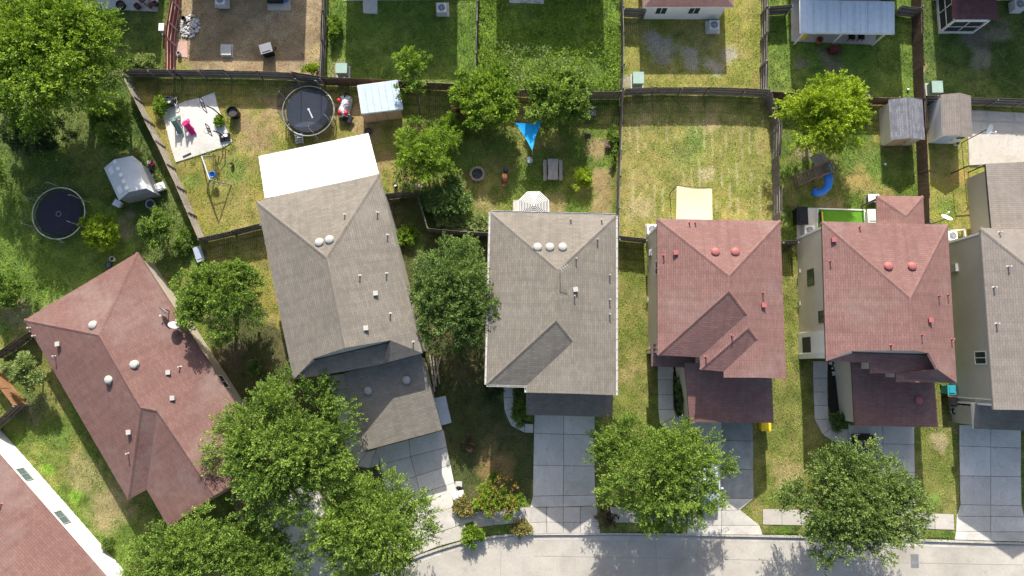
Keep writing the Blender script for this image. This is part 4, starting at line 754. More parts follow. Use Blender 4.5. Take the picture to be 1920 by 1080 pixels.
d = Vector((.42, -.9, 0)).normalized(); m = MB(); m.bar(c + Vector((.05, .1, .012)), c + Vector((.05, .1, .012)) + d * .78, .1, .006); m.lathe(c + Vector((.02, .14, .008)), [(.1, 0), (.1, .008), (.01, .008)], 14); m.build('logo_mark', M_TRIM, t)
m = MB(); b = W(563, 262, .0)
for k in range(4): m.box(b + Vector((-.02 + k * .03, -.25 + k * .14, .1 + k * .22)), (.62, .14, .04), .15)
for s in (-.3, .3): m.bar(b + Vector((s - .02, -.35, 0)), b + Vector((s + .1, .3, .85)), .05)
m.build('ladder', M_GALV, t)
t, c, R = trampoline('navy trampoline in the green left yard', 110, 400, 50, mat=(.012, .015, .03), alpha=.22, posts=6, net=1.7, ph=.55)
m = MB()
for k in range(12): a = k * math.pi / 6; m.box(c + Vector((.2 * math.cos(a), .2 * math.sin(a) - .05, .012)), (.04, .04, .006), a)
m.build('ring_mark', paint('mark_blue', (.45, .5, .7), .6, .05), t)
# ribbed metal roofs: one panel after the other
def metal_roof(t, q_, n, mat, thick=.05, trim=M_TRIM):
    a, b, c, d = q_
    for k in range(n):
        u0, u1 = k / n, (k + 1) / n; e = .006; p = [a.lerp(b, u0 + 0.012 / n), a.lerp(b, u1 - 0.012 / n), d.lerp(c, u1 - 0.012 / n), d.lerp(c, u0 + 0.012 / n)]; m = MB(); m.add([v_ for v_ in p] + [v_ - Z * thick for v_ in p], [(3, 2, 1, 0), (4, 5, 6, 7), (0, 1, 5, 4), (1, 2, 6, 5), (2, 3, 7, 6), (3, 0, 4, 7)])
        for u in (u0 + .12 / n, (u0 + u1) / 2, u0 + .88 / n): m.bar(a.lerp(b, u) + Z * .01, d.lerp(c, u) + Z * .01, .04, .028)
        m.build('roof_panel', mat, t)
    m = MB()
    for p, q2_ in ((a, b), (c, d), (a, d), (b, c)): m.bar(p - Z * .1, q2_ - Z * .1, .06, .12)
    m.build('edge_beam', trim, t)
q_ = [W(485, 293, 2.7), W(690, 250, 2.7), W(710, 327, 3.0), W(497, 372, 3.0)]; t = T('patio_cover', 'long white ribbed metal patio cover behind the tilted grey house', 'patio cover', W(600, 320)); metal_roof(t, q_, 12, M_WMETAL)
for u in (.02, .5, .98): p = q_[0].lerp(q_[1], u); m = MB(); m.bar((p.x, p.y - .2, 0), (p.x, p.y - .2, 2.6), .1); m.build('post', M_TRIM, t)
slab('shaded slab under the white patio cover', [(500, 310), (680, 270), (712, 345), (515, 385)], M_WALK, .05)
fr = [W(687, 230), W(754, 222)]; d = (fr[1] - fr[0]); n = Vector((-d.y, d.x, 0)).normalized(); t = T('storage_shed', 'plywood shed with pale blue white metal roof behind the trampoline', 'shed', (fr[0] + fr[1]) / 2)
dp = 2.4; m = MB(); b = [fr[0], fr[1], fr[1] + n * dp, fr[0] + n * dp]; m.prism(b, 0, 2.05); m.build('wall', M_PLY, t); EXCL_LATE = [b]
for u in (.33, .62): p = fr[0].lerp(fr[1], u) - n * .012; m = MB(); m.bar(p + Z * .1, p + Z * 1.95, .03, .02); m.build('door_seam', M_BROWNTRIM, t)
for u in (.25, .58): p = fr[0].lerp(fr[1], u) - n * .03 + Z * 1.85; m = MB(); m.box(p, (.16, .05, .08)); m.build('hinge', M_BLACK, t)
metal_roof(t, [W(670, 160, 2.35), W(745, 150, 2.35), W(755, 204, 2.12), W(678, 213, 2.12)], 6, M_BMETAL)
q_ = [W(1500, 0, 2.75), W(1677, 3, 2.75), W(1677, 63, 2.4), W(1501, 61, 2.4)]; t = T('porch_roof', 'blue white metal porch roof on posts at the top', 'porch', W(1570, 50)); metal_roof(t, q_, 7, M_BMETAL)
for a, b in ((1489, 83), (1562, 80), (1635, 85)): p = W(a, b); m = MB(); m.bar(p, p + Z * 2.35, .12); m.build('post', M_TRIM, t)
# garden sheds
def gable_shed(label, FL, FR, BL, e, rz, wall, rmat, trim, door=None, ov=.14, win=False):
    a, b, c = W(*FL), W(*FR), W(*BL); x = (b - a); L = x.length; x.normalize(); y = Vector((-x.y, x.x, 0)); D = (c - a).dot(y); t = T('storage_shed', label, 'shed', (a + b) / 2 + y * D / 2); EXCL_LATE.append([a, b, b + y * D, a + y * D])
    m = MB(); m.prism([a, b, b + y * D, a + y * D], 0, e); mid = a + x * L / 2
    for o in (0, D): m.add([a + y * o + Z * e, b + y * o + Z * e, mid + y * o + Z * (rz - .05)], [(0, 1, 2)])
    m.build('wall', wall, t); k = (rz - e) / (L / 2); A = a - x * ov - y * ov + Z * (e - ov * k); B = b + x * ov - y * ov + Z * (e - ov * k); R_ = mid - y * ov + Z * rz; dd = y * (D + 2 * ov)
    roof(t, [A, B, B + dd, A + dd, R_, R_ + dd], [(1, 2, 5, 4), (3, 0, 4, 5)], rmat, trim, .07, caps=((4, 5),))
    m = MB(); m.box(mid - y * .02 - x * L * .1 + Z * (e * .47), (L * .5, .04, e * .88), math.atan2(x.y, x.x)); m.build('door', door or wall, t); m = MB(); m.box(mid - y * .05 + x * L * .1 + Z * (e * .5), (.04, .05, .2)); m.build('handle', M_BLACK, t)
    m = MB(); m.box(mid - y * .02 + Z * (rz - .25), (.28, .05, .14), math.atan2(x.y, x.x)); m.build('gable_vent', M_BLACK, t)
    if win: m = MB(); m.box(mid - y * .03 + x * L * .3 + Z * (e * .7), (.5, .05, .4), math.atan2(x.y, x.x)); m.build('window', M_GLASS, t)
    return t
gable_shed('garden shed with slate blue mottled roof and tan doors', (1651, 273), (1706, 273), (1648, 206), 1.95, 2.4, M_CREAM, M_SLATE, M_TRIM, M_PLY)
gable_shed('garden shed with plain taupe roof and pale blue wall', (1740, 268), (1788, 270), (1737, 199), 2.2, 2.6, M_WHITE_W, M_GREY2, M_TRIM, paint('door_blue', (.45, .58, .75), .5, .05), win=True)
# plastic playhouse shed with gambrel roof
far = [W(195, 315, 1.5), W(214, 299, 2.2), W(248, 292, 2.2), W(264, 304, 1.5)]; near = [W(223, 376, 1.5), W(241, 360, 2.2), W(274, 353, 2.2), W(289, 361, 1.5)]
t = T('storage_shed', 'grey white plastic shed with gambrel roof in the left yard', 'shed', W(255, 350)); m = MB(); g0 = lambda p: Vector((p.x, p.y, 0))
base = inset([g0(far[0]), g0(far[3]), g0(near[3]), g0(near[0])], .1); EXCL_LATE.append(base); m.prism(base, 0, 1.5)
for s_, e_ in ((far, 1), (near, -1)):
    dd = (sum(near, Vector()) - sum(far, Vector())).normalized() * .1 * e_; dd.z = 0; m.add([p + dd - Z * .02 for p in s_], [(0, 1, 2, 3)])
m.build('wall', paint('plastic_grey', (.27, .28, .3), .5, .1), t); ML = paint('plastic_pale', (.55, .56, .55), .5, .08, 1.)
roof(t, far + near, [(0, 4, 5, 1), (1, 5, 6, 2), (2, 6, 7, 3)], ML, ML, .06)
for u, w_ in ((.2, .3), (.78, .3)):
    a = far[0].lerp(near[0], u); b = far[1].lerp(near[1], u); d = (near[0] - far[0]).normalized(); up_ = (b - a).normalized(); nn = d.cross(up_).normalized(); nn = nn if nn.z > 0 else -nn; c = a.lerp(b, .45) + nn * .02; m = MB(); m.add([c + d * i * .3 + up_ * j * .28 for i, j in ((-1, -1), (1, -1), (1, 1), (-1, 1))], [(0, 1, 2, 3)]); m.build('skylight', paint('skylight', (.75, .74, .68), .3, .05), t)
for k in range(5): p = far[1].lerp(near[1], .08 + k * .2) + Z * .03; m = MB(); m.box(p, (.25, .3, .05), .45); m.build('roof_clip', M_TRIM, t)
# small things
def bin_(name, label, cat, px, py, sx, sy, h, mat, lid=None, rz=0, wheels=True):
    p = W(px, py, h); p.z = 0; t = T(name, label, cat, p); m = MB(); ca, sa = math.cos(rz), math.sin(rz); vs = []
    for z, k in ((.03, .82), (h - .08, 1.)):
        for x, y in ((-1, -1), (1, -1), (1, 1), (-1, 1)): x, y = x * sx / 2 * k, y * sy / 2 * k; vs.append(p + Vector((x * ca - y * sa, x * sa + y * ca, z)))
    m.add(vs, [(3, 2, 1, 0), (4, 5, 6, 7), (0, 1, 5, 4), (1, 2, 6, 5), (2, 3, 7, 6), (3, 0, 4, 7)]); m.build('body', mat, t); m = MB(); m.box(p + Z * (h - .05), (sx * 1.06, sy * 1.06, .05), rz); m.box(p + Vector((0, 0, h)), (sx * .7, sy * .7, .05), rz); m.build('lid', lid or mat, t)
    if wheels:
        for s in (-1, 1): q2 = p + Vector((s * sx * .42 * ca - sy * .42 * -sa, s * sx * .42 * sa + sy * .42 * ca, .1)); m = MB(); m.tube([q2 - Vector((.03, 0, 0)), q2 + Vector((.03, 0, 0))], .1, 10); m.build('wheel', M_BLACK, t)
    return t
M_TEAL = paint('teal', (.03, .26, .32), .5, .1); M_YEL = paint('yellow_plastic', (.75, .55, .02), .5, .08); M_BLUE = paint('blue_plastic', (.03, .16, .55), .4, .1); M_WHITEP = paint('white_plastic', (.78, .78, .77), .4, .05); M_PINK = paint('pink_plastic', (.62, .03, .2), .4, .08); M_GGREEN = paint('grey_green_plastic', (.2, .30, .25), .5, .1); M_REDP = paint('red_plastic', (.5, .03, .04), .45, .1)
bin_('wheelie_bin', 'teal lidded wheelie bin beside the right houses', 'bin', 1785, 731, .62, .7, 1.05, M_TEAL); bin_('wheelie_bin', 'black wheelie bin below the teal one', 'bin', 1787, 754, .62, .7, 1.05, M_BLACK); bin_('wheelie_bin', 'yellow bin at the corner of the stained driveway', 'bin', 1437, 800, .7, .65, 1.0, M_YEL)
p = W(1792, 771, .5); p.z = 0; t = T('garden_hose', 'hose reel coil below the black bin', 'hose', p); m = MB(); m.ring(p + Z * .5, .24, .05, 24, 6); m.ring(p + Z * .42, .24, .05, 24, 6); m.build('coil', M_BLACK, t, True); m = MB(); m.lathe(p, [(.16, 0), (.16, .5), (.1, .55)], 14); m.build('reel', M_TRIM, t)
bin_('deck_box', 'grey storage bin leaning at the fence near the left house', 'box', 372, 476, .6, 1.2, .6, paint('bin_grey', (.33, .36, .43), .45, .1), rz=.35, wheels=False)
bin_('cooler', 'white cooler with blue side beside the gazebo', 'cooler', 1639, 371, .85, .6, .6, M_BLUE, M_WHITEP, wheels=False)
bin_('plastic_tub', 'white plastic tub below the grey plastic shed', 'tub', 219, 381, .6, .5, .5, paint('lilac_white', (.6, .6, .68), .5, .05), rz=-.5, wheels=False)
bin_('folding_table', 'white folding table right of the grey plastic shed', 'table', 297, 350, .9, .6, .6, M_WHITEP, rz=.4, wheels=False)
bin_('utility_box', 'low white box at the foot of the angled driveway', 'utility box', 859, 928, .85, .55, .35, M_WHITEP, rz=.2, wheels=False); bin_('planter', 'white planter box beside the angled driveway edge', 'planter', 860, 908, .5, .4, .3, M_CON2, wheels=False)
bin_('planter', 'pale square planter in the bare soil strip', 'planter', 1139, 270, .42, .55, .35, M_CON2, M_BROWNTRIM, wheels=False); bin_('deck_box', 'pale box beside the gazebo of the right red house', 'box', 1636, 405, .75, 1.1, .7, paint('sage_white', (.55, .6, .52), .5, .06), wheels=False)
bin_('grill', 'covered black grill behind the right red house', 'grill', 1505, 404, .85, 1.4, 1.1, M_BLACK, wheels=True); bin_('grill', 'grey topped black grill in the brown yard', 'grill', 498, 90, .95, .8, 1.0, M_BLACK, paint('grill_cover', (.22, .22, .24), .4, .1), rz=.3); bin_('grill', 'small dark red grill below the blue white porch roof', 'grill', 1568, 90, .8, .5, .8, paint('dark_red', (.11, .025, .025), .5, .1), wheels=True)
def pot(name, label, cat, px, py, r, h, mat, fill=None, lean=1.15):
    p = W(px, py, h); p.z = 0; t = T(name, label, cat, p); m = MB(); m.lathe(p, [(r / lean, 0), (r, h), (r * .88, h), (r * .8, h * .75)], 18); m.build('body', mat, t, False)
    m = MB(); m.lathe(p + Z * h * .74, [(r * .82, 0), (r * .82, .01), (.01, .015)], 16); m.build('fill', fill or M_JOINT, t); return t
pot('tyre_planter', 'tall black tyre planter beside the ball court', 'planter', 435, 209, .48, .75, M_BLACK); pot('trash_can', 'grey lidded trash can at the corner of the ball court', 'trash can', 315, 187, .33, .8, M_DARKM, paint('lid_grey', (.5, .5, .52), .5, .05)); pot('bucket', 'dark bucket with white top near the patio cover corner', 'bucket', 741, 346, .17, .4, M_BLACK, M_WHITEP)
pot('bucket', 'upper grey bucket behind the left red house', 'bucket', 209, 485, .2, .35, M_ACW); pot('bucket', 'lower dark bucket behind the left red house', 'bucket', 202, 497, .26, .3, M_DARKM, paint('water', (.1, .13, .15), .1)); pot('water_trough', 'round grey tub below the plastic shed', 'tub', 281, 382, .38, .35, paint('tub_grey', (.4, .43, .47), .5, .1)); pot('fire_bowl', 'large black round bowl on the top left patio', 'bowl', 225, 8, .38, .4, M_BLACK); pot('stool', 'dark red round seat on the top left patio', 'stool', 256, 10, .26, .4, paint('maroon_seat', (.14, .03, .03), .6, .1)); pot('planter', 'dark pot at the right end of the top left patio', 'planter', 289, 5, .22, .4, M_DARKM)
pot('planter', 'terracotta pot under the blue white porch roof', 'planter', 1538, 73, .3, .45, paint('terracotta', (.42, .14, .08), .7, .15)); pot('pinwheel_pot', 'white stone pot on the pink paver square', 'planter', 334, 99, .17, .35, M_STONE); pot('stump_stool', 'small log stump near the swing set', 'stump', 434, 307, .14, .3, M_RUST); pot('bird_bath', 'white round bowl beside the taupe shed corner', 'bowl', 1796, 268, .2, .35, M_WHITEP); pot('tyre', 'old tyre leaning below the plywood shed', 'tyre', 690, 246, .3, .2, M_BLACK)
def ball(label, px, py, r, mat):
    p = W(px, py, r); m = MB(); m.lathe(p - Z * r, [(r * math.sin(a), r - r * math.cos(a)) for a in [math.pi * k / 10 for k in range(1, 10)]], 14); p.z = 0; tag(m.build('ball', mat, smooth=True, loc=p), label, 'ball')
ball('grey ball in the grass left of the court edge', 317, 302, .12, M_ACW); ball('pale ball in the shadow of the slate shed', 1660, 308, .1, M_WHITEP); ball('white ball at the end of the yard below the blue porch', 1629, 179, .11, M_WHITEP); ball('white ball on the grass strip by the brown fence', 1703, 168, .11, M_WHITEP)
# basketball hoops, slides, bicycle, swing
def hoop(label, px, py, h, arm, sx, rz, base=True):
    p = W(px, py); t = T('basketball_hoop', label, 'basketball hoop', p); m = MB(); m.tube([p, p + Z * h * .82, p + Z * h + arm * .55], .05, 8); m.build('pole', M_BLACK, t); c = p + Z * (h + .15) + arm; x = Vector((math.cos(rz), math.sin(rz), 0)); m = MB()
    for a, b in (((-1, -.35), (1, -.35)), ((-1, .35), (1, .35)), ((-1, -.35), (-1, .35)), ((1, -.35), (1, .35)), ((-.35, -.2), (.35, -.2)), ((-.35, .12), (.35, .12)), ((-.35, -.2), (-.35, .12)), ((.35, -.2), (.35, .12))): m.bar(c + x * sx * a[0] + Z * a[1], c + x * sx * b[0] + Z * b[1], .05)
    m.build('backboard_frame', M_BLACK, t); m = MB(); m.add([c + x * sx * i + Z * j for i, j in ((-1, -.35), (1, -.35), (1, .35), (-1, .35))], [(0, 1, 2, 3)]); m.build('backboard', netting('acrylic%d' % px, (.7, .7, .72), .25), t)
    m = MB(); m.ring(c + arm.normalized() * .28 - Z * .25, .22, .015, 20, 4); m.build('rim', M_DARKM, t)
    if base: m = MB(); m.box(p + Z * .12, (.85, .6, .22), .2); m.box(p + Vector((.05, .04, .25)), (.6, .3, .06), .2); m.build('base', M_BLACK, t); m = MB(); m.box(p + Vector((0, .12, .26)), (.5, .22, .05), .2); m.build('sand_bag', M_WHITEP, t)
hoop('tall basketball hoop at the upper right of the court', 419, 221, 2.5, Vector((-.55, .1, 0)), .6, 1.95, False); hoop('small basketball hoop on a black base at the court edge', 423, 259, 1.7, Vector((-.6, .05, 0)), .45, 1.95)
def slide(label, top, bot, h, mat):
    a, b = W(*top, h), W(*bot); t = T('toddler_slide', label, 'slide', b); a0 = Vector((a.x, a.y, 0)); d = (b - a0); L = d.length; d.normalize(); s = Vector((-d.y, d.x, 0)); m = MB(); n = 8
    pr = [a + (b + Z * .12 - a) * (k / n) - Z * (.16 * math.sin(math.pi * k / n)) for k in range(n + 1)]
    for k in range(n):
        m.bar(pr[k], pr[k + 1], .42, .05)
        for q2 in (-.21, .21): m.bar(pr[k] + s * q2 + Z * .08, pr[k + 1] + s * q2 + Z * .08, .05, .16)
    m.build('chute', mat, t); m = MB(); st_ = a0 - d * .75
    for q2 in (-.22, .22): m.bar(st_ + s * q2, a + s * q2 + Z * .25, .08, .12); m.bar(a0 + s * q2 + d * .3, a + s * q2, .06)
    for k in range(3): c = st_.lerp(a, .25 + k * .27); m.bar(c - s * .22, c + s * .22, .2, .05)
    m.build('steps', mat, t)
slide('grey green toddler slide on the white court', (326, 226), (341, 252), 1.0, M_GGREEN); slide('pink toddler slide on the white court', (349, 233), (365, 253), .8, M_PINK)
p = W(332, 192); t = T('bicycle', 'small bicycle lying by the trash can on the court', 'bicycle', p)
for c in (Vector((.0, .35, .25)), Vector((.05, -.4, .25))):
    m = MB(); m.ring(p + c, .24, .025, 24, 5); m.build('wheel', M_DARKM, t)
m = MB(); m.tube([p + Vector((0, .35, .27)), p + Vector((-.2, 0, .3)), p + Vector((.05, -.4, .27))], .02, 6); m.tube([p + Vector((0, .35, .27)), p + Vector((.15, -.05, .3)), p + Vector((.05, -.4, .27))], .02, 6); m.bar(p + Vector((-.3, .2, .32)), p + Vector((.1, .3, .32)), .03); m.build('frame', M_TRIM, t); m = MB(); m.box(p + Vector((-.2, -.02, .33)), (.12, .22, .05)); m.build('saddle', M_BLACK, t)
p = W(350, 290); m = MB(); m.bar(W(343, 294, .1), W(358, 287, .1), .1, .06); tag(m.build('plank', M_DARKM, loc=p), 'dark plank lying at the lower edge of the court', 'plank')
t = T('swing_set', 'metal swing set with blue swing in the sunny grass', 'swing', W(405, 330)); A1, A2 = W(378, 293, 1.9), W(393, 337, 1.9); m = MB(); m.tube([A1, A2], .055, 8); m.build('top_bar', M_GALV, t)
for a, bs in ((A1, ((411, 292), (384, 324))), (A2, ((434, 347), (388, 359)))):
    for b in bs: m = MB(); m.tube([a, W(*b)], .05, 8); m.build('leg', M_POST, t)
    p, q2 = a.lerp(W(*bs[0]), .55), a.lerp(W(*bs[1]), .55); m = MB(); m.tube([p, q2], .025, 6); m.build('brace', M_POST, t)
sm = A1.lerp(A2, .62); sp = sm - Z * 1.3; m = MB(); m.lathe(sp, [(.16, 0), (.25, .12), (.27, .3), (.23, .3), (.19, .1)], 16); m.build('swing_seat', M_BLUE, t, True); m = MB()
for k in (-.2, .2): m.tube([sm + (A2 - A1).normalized() * k, sp + Vector((k, 0, .3))], .012, 5)
m.build('rope', M_DARKM, t)
p = W(648, 205); t = T('covered_motorbike', 'red motorbike half wrapped in a silver cover by the trampoline', 'motorbike', p); m = MB()
nx, ny = 14, 22; vs = []
for j in range(ny + 1):
    for i in range(nx + 1):
        u, w_ = i / nx * 2 - 1, j / ny * 2 - 1; hgt = .75 * max(0, 1 - abs(u) ** 2.2) * (1 - .5 * abs(w_ + .1) ** 2) + .06 * math.sin(7 * w_ + 3 * u) * (1 - abs(u)) + RS.uniform(-.03, .03); vs.append(p + Vector((u * .5 + .1 * math.sin(3 * w_), w_ * .95 + .1, max(.02, hgt + .12))))
m.add(vs, [(j * (nx + 1) + i, j * (nx + 1) + i + 1, (j + 1) * (nx + 1) + i + 1, (j + 1) * (nx + 1) + i) for j in range(ny) for i in range(nx)]); m.build('cover', paint('silver_cover', (.62, .63, .65), .3, .35, 4.), t)
for dx, dy, rr in ((-.42, .55, .22), (-.25, -.5, .27), (.15, -.55, .22)): m = MB(); c = p + Vector((dx, dy, .55)); m.lathe(c - Z * rr, [(rr * math.sin(a), rr - rr * math.cos(a)) for a in [math.pi * k / 8 for k in range(1, 8)]], 12); m.build('fairing', M_REDP, t, True)
m = MB(); m.box(p + Vector((.3, -.95, .3)), (.75, .7, .08), -.5); m.box(p + Vector((.3, -.95, .36)), (.6, .55, .06), -.5); m.build('seat', M_BLACK, t)
for dy in (-.8, 1.): m = MB(); c = p + Vector((.05, dy, .3)); m.tube([c - Vector((.08, 0, 0)), c + Vector((.08, 0, 0))], .3, 16); m.build('wheel', M_BLACK, t)
# yard of the middle grey house
t = T('shade_sail', 'bright blue triangular shade sail on ropes', 'shade sail', W(993, 255)); n = 14; A3 = [W(965, 230, 2.5), W(1017, 225, 2.6), W(998, 282, 2.3)]; cen = sum(A3, Vector()) / 3; vs = []; ix = {}
for i in range(n + 1):
    for j in range(n + 1 - i):
        u, w_, q2 = i / n, j / n, 1 - i / n - j / n; p = A3[0] * u + A3[1] * w_ + A3[2] * q2; e = (u * w_ + w_ * q2 + q2 * u); edge = min(u, w_, q2); k = .42 * (4 * max(u * w_, w_ * q2, q2 * u)) * max(0, 1 - edge * 6); ix[i, j] = len(vs); vs.append(p.lerp(cen, k * .3) - Z * (.5 * e))
fs = []
for i in range(n):
    for j in range(n - i):
        fs.append((ix[i, j], ix[i + 1, j], ix[i, j + 1]))
        if j < n - i - 1: fs.append((ix[i + 1, j], ix[i + 1, j + 1], ix[i, j + 1]))
m = MB(); m.add(vs, fs); m.build('cloth', paint('sail_blue', (.008, .33, .70), .6, .12, 1.5), t, True)
for p, q2 in zip(A3, (W(940, 215, 2.6), W(1040, 205, 2.7), W(998, 290, 0))): m = MB(); m.tube([p, q2], .015, 5); m.build('rope', M_TRIM, t)
p = W(895, 327); t = T('fire_pit', 'round stone ringed fire pit', 'fire pit', p); m = MB(); m.lathe(p, [(.42, .02), (.42, .05), (.01, .06)], 20); m.build('ash', paint('ash', (.09, .09, .1), .95, .5, 9), t); m = MB(); m.ring(p + Z * .28, .41, .03, 28, 6); m.build('steel_rim', M_DARKM, t)
for k in range(15): a = 2 * math.pi * k / 15; m = MB(); m.box(p + Vector((.53 * math.cos(a), .53 * math.sin(a), .13)), (.2, .19 + RS.uniform(-.02, .02), .24 + RS.uniform(-.03, .03)), a); m.build('stone', paint('pit_stone', (.36, .29, .23), .9, .3, 5), t)
p = W(1036, 322); t = T('picnic_table', 'weathered grey picnic table with two benches', 'picnic table', p); M_GW = wood('grey_plank', (.2, .19, .19), (.33, .31, .3), (14, 1.2, 14))
for k in range(5): m = MB(); m.box(p + Vector((-.32 + k * .16, 0, .74 + RS.uniform(-.006, .006))), (.148, 1.75, .04)); m.build('top_plank', M_GW, t)
for s in (-1, 1):
    for k in range(2): m = MB(); m.box(p + Vector((s * (.58 + k * .14), .0, .45)), (.13, 1.75, .04)); m.build('bench_plank', M_GW, t)
    for q2 in (-1, 1): m = MB(); m.bar(p + Vector((s * .6, q2 * .6, 0)), p + Vector((s * .2, q2 * .6, .72)), .08); m.build('leg', M_GW, t)
for q2 in (-1, 1): m = MB(); m.bar(p + Vector((-.72, q2 * .6, .4)), p + Vector((.72, q2 * .6, .4)), .08); m.build('cross_beam', M_GW, t)
p = W(947, 335); t = T('smoker', 'rusty black barrel smoker on legs in the sail yard', 'smoker', p); m = MB(); m.tube([p + Vector((-.05, -.45, .75)), p + Vector((.0, .15, .75))], .26, 14); m.build('barrel', M_RUST, t, True); m = MB(); m.tube([p + Vector((-.12, -.8, .6)), p + Vector((-.08, -.5, .6))], .2, 12); m.build('firebox', M_RUST, t); m = MB(); m.lathe(p + Vector((.08, .55, 0)), [(.22, .3), (.24, .6), (.22, .95), (.08, 1.)], 14); m.build('chimney_drum', M_DARKM, t)
for a, b in ((-.2, -.4), (.15, -.4), (-.15, .1), (.18, .1)): m = MB(); m.bar(p + Vector((a, b, 0)), p + Vector((a * .8, b, .7)), .05); m.build('leg', M_BLACK, t)
def round_table(label, px, py, r, h, mat):
    p = W(px, py, h); p.z = 0; t = T('side_table', label, 'table', p); m = MB(); m.lathe(p + Z * h, [(r, -.03), (r, 0), (.01, .005)], 20); m.build('top', mat, t); m = MB(); m.ring(p + Z * h, r, .02, 24, 5); m.build('rim', M_DARKM, t)
    for k in range(3): a = k * 2.1; m = MB(); m.tube([p + Vector((r * .8 * math.cos(a), r * .8 * math.sin(a), 0)), p + Vector((.1 * math.cos(a), .1 * math.sin(a), h - .03))], .02, 5); m.build('leg', M_DARKM, t)
round_table('small round glass table below the blue sail', 993, 300, .3, .5, paint('table_glass', (.3, .36, .38), .15, .2, 6))
p = W(1106, 213); t = T('garden_bench', 'grey bench by the fence of the sail yard', 'bench', p)
for k in range(4): m = MB(); m.box(p + Vector((0, .1 - k * .13, .45)), (.95, .11, .04)); m.build('seat_slat', M_GW, t)
for k in range(3): m = MB(); m.box(p + Vector((0, .24, .58 + k * .13)), (.95, .03, .1)); m.build('back_slat', M_GW, t)
for s in (-.42, .42): m = MB(); m.box(p + Vector((s, -.05, .22)), (.06, .5, .44)); m.build('leg', M_DARKM, t)
p = W(1098, 268); t = T('bird_feeder', 'dark box feeder on a thin pole in the soil strip', 'bird feeder', p); m = MB(); m.tube([p, p + Z * 1.5], .025, 6); m.build('pole', M_DARKM, t); m = MB(); m.box(p + Z * 1.55, (.42, .3, .25)); m.build('box', M_BLACK, t); m = MB(); m.box(p + Z * 1.7, (.5, .4, .05)); m.build('lid', M_BLACK, t)
p = W(1149, 318); t = T('branch_pile', 'fallen grey branch by the thin fence', 'branch', p); m = MB()
for k in range(5): a = p + Vector((RS.uniform(-.35, -.1), RS.uniform(-.3, .1), .05)); m.tube([a, a + Vector((RS.uniform(.4, .7), RS.uniform(.2, .6), .12))], [.035, .012], 5)
m.build('branches', M_BARK, t)
p = W(1001, 386, 2.2); p.z = 0; t = T('striped_umbrella', 'black and white striped umbrella at the back of the middle grey house', 'umbrella', p); R = 1.3; n = 8
def ringband(r0, r1, lift):
    m = MB()
    for k in range(n):
        vs = []
        for r_, a in ((r0, k), (r1, k), (r1, k + 1), (r0, k + 1)): an = 2 * math.pi * a / n + .39; vs.append(p + Vector((r_ * R * math.cos(an), r_ * R * math.sin(an), 2.5 - .45 * r_ + lift)))
        m.add(vs, [(0, 1, 2, 3)])
    return m
ringband(.01, 1., 0).build('canopy', paint('canopy_white', (.55, .55, .54), .7, .05), t)
for k in range(9): r0 = .1 + k * .1; ringband(r0, r0 + .045, .004).build('stripe', M_BLACK, t)
m = MB(); m.tube([p, p + Z * 2.5], .025, 8); m.build('pole', M_TRIM, t); m = MB(); m.lathe(p, [(.28, 0), (.28, .08), (.05, .12)], 16); m.build('base', M_DARKM, t)
p = W(760, 350); t = T('lumber_pile', 'weathered planks stacked at the corner of the zigzag fence', 'lumber', p)
for a, b, z in (((760, 318), (764, 354), .5), ((765, 344), (800, 349), .3), ((766, 348), (798, 350), .38), ((749, 358), (762, 342), .2), ((768, 352), (790, 352), .45)): m = MB(); m.bar(W(*a, z), W(*b, z), .16, .06); m.build('plank', M_FENCE_L, t)
p = W(816, 690); t = T('lumber_pile', 'long posts leaning beside the angled garage', 'lumber', p)
for a, b in (((806, 665), (815, 735)), ((812, 668), (818, 725)), ((818, 672), (824, 720)), ((826, 668), (814, 722))): m = MB(); m.bar(W(*a, .12), W(*b, .25), .12, .1); m.build('post', M_FENCE_L, t)
m = MB(); q_ = P((813, 747), (836, 742), (847, 792), (829, 797)); m.prism(q_, 0, .3); tag(m.build('equipment_lid', paint('lid_blue', (.42, .47, .52), .5, .08), loc=W(830, 770)), 'pale blue flat box lid beside the angled garage', 'box'); EXCL_LATE.append(q_)
# canopy of the stepped red house
t = T('shade_canopy', 'beige fabric shade canopy behind the stepped red house', 'canopy', W(1300, 390)); q_ = [W(1269, 348, 2.4), W(1335, 353, 2.4), W(1336, 418, 2.7), W(1268, 416, 2.7)]; n = 10; vs = [(q_[0].lerp(q_[1], i / n)).lerp(q_[3].lerp(q_[2], i / n), j / n) - Z * (.14 * math.sin(math.pi * i / n) * math.sin(math.pi * j / n)) - Vector((0, .14 * math.sin(math.pi * i / n) * (1 - j / n), 0)) for j in range(n + 1) for i in range(n + 1)]
m = MB(); m.add(vs, [(j * (n + 1) + i, (j + 1) * (n + 1) + i, (j + 1) * (n + 1) + i + 1, j * (n + 1) + i + 1) for j in range(n) for i in range(n)]); m.build('cloth', paint('beige_cloth', (.56, .46, .30), .8, .06), t, True); m = MB(); m.tube([q_[0], q_[1]], .02, 6)
for k in range(9): c = q_[0].lerp(q_[1], k / 8); m.bar(c, c + Vector((0, -.14 * math.sin(math.pi * k / 8), -.02)), .012)
m.build('front_bar', M_DARKM, t)
for k in (0, 1): p = q_[k]; m = MB(); m.tube([(p.x, p.y, 0), p], .04, 8); m.build('post', M_DARKM, t)
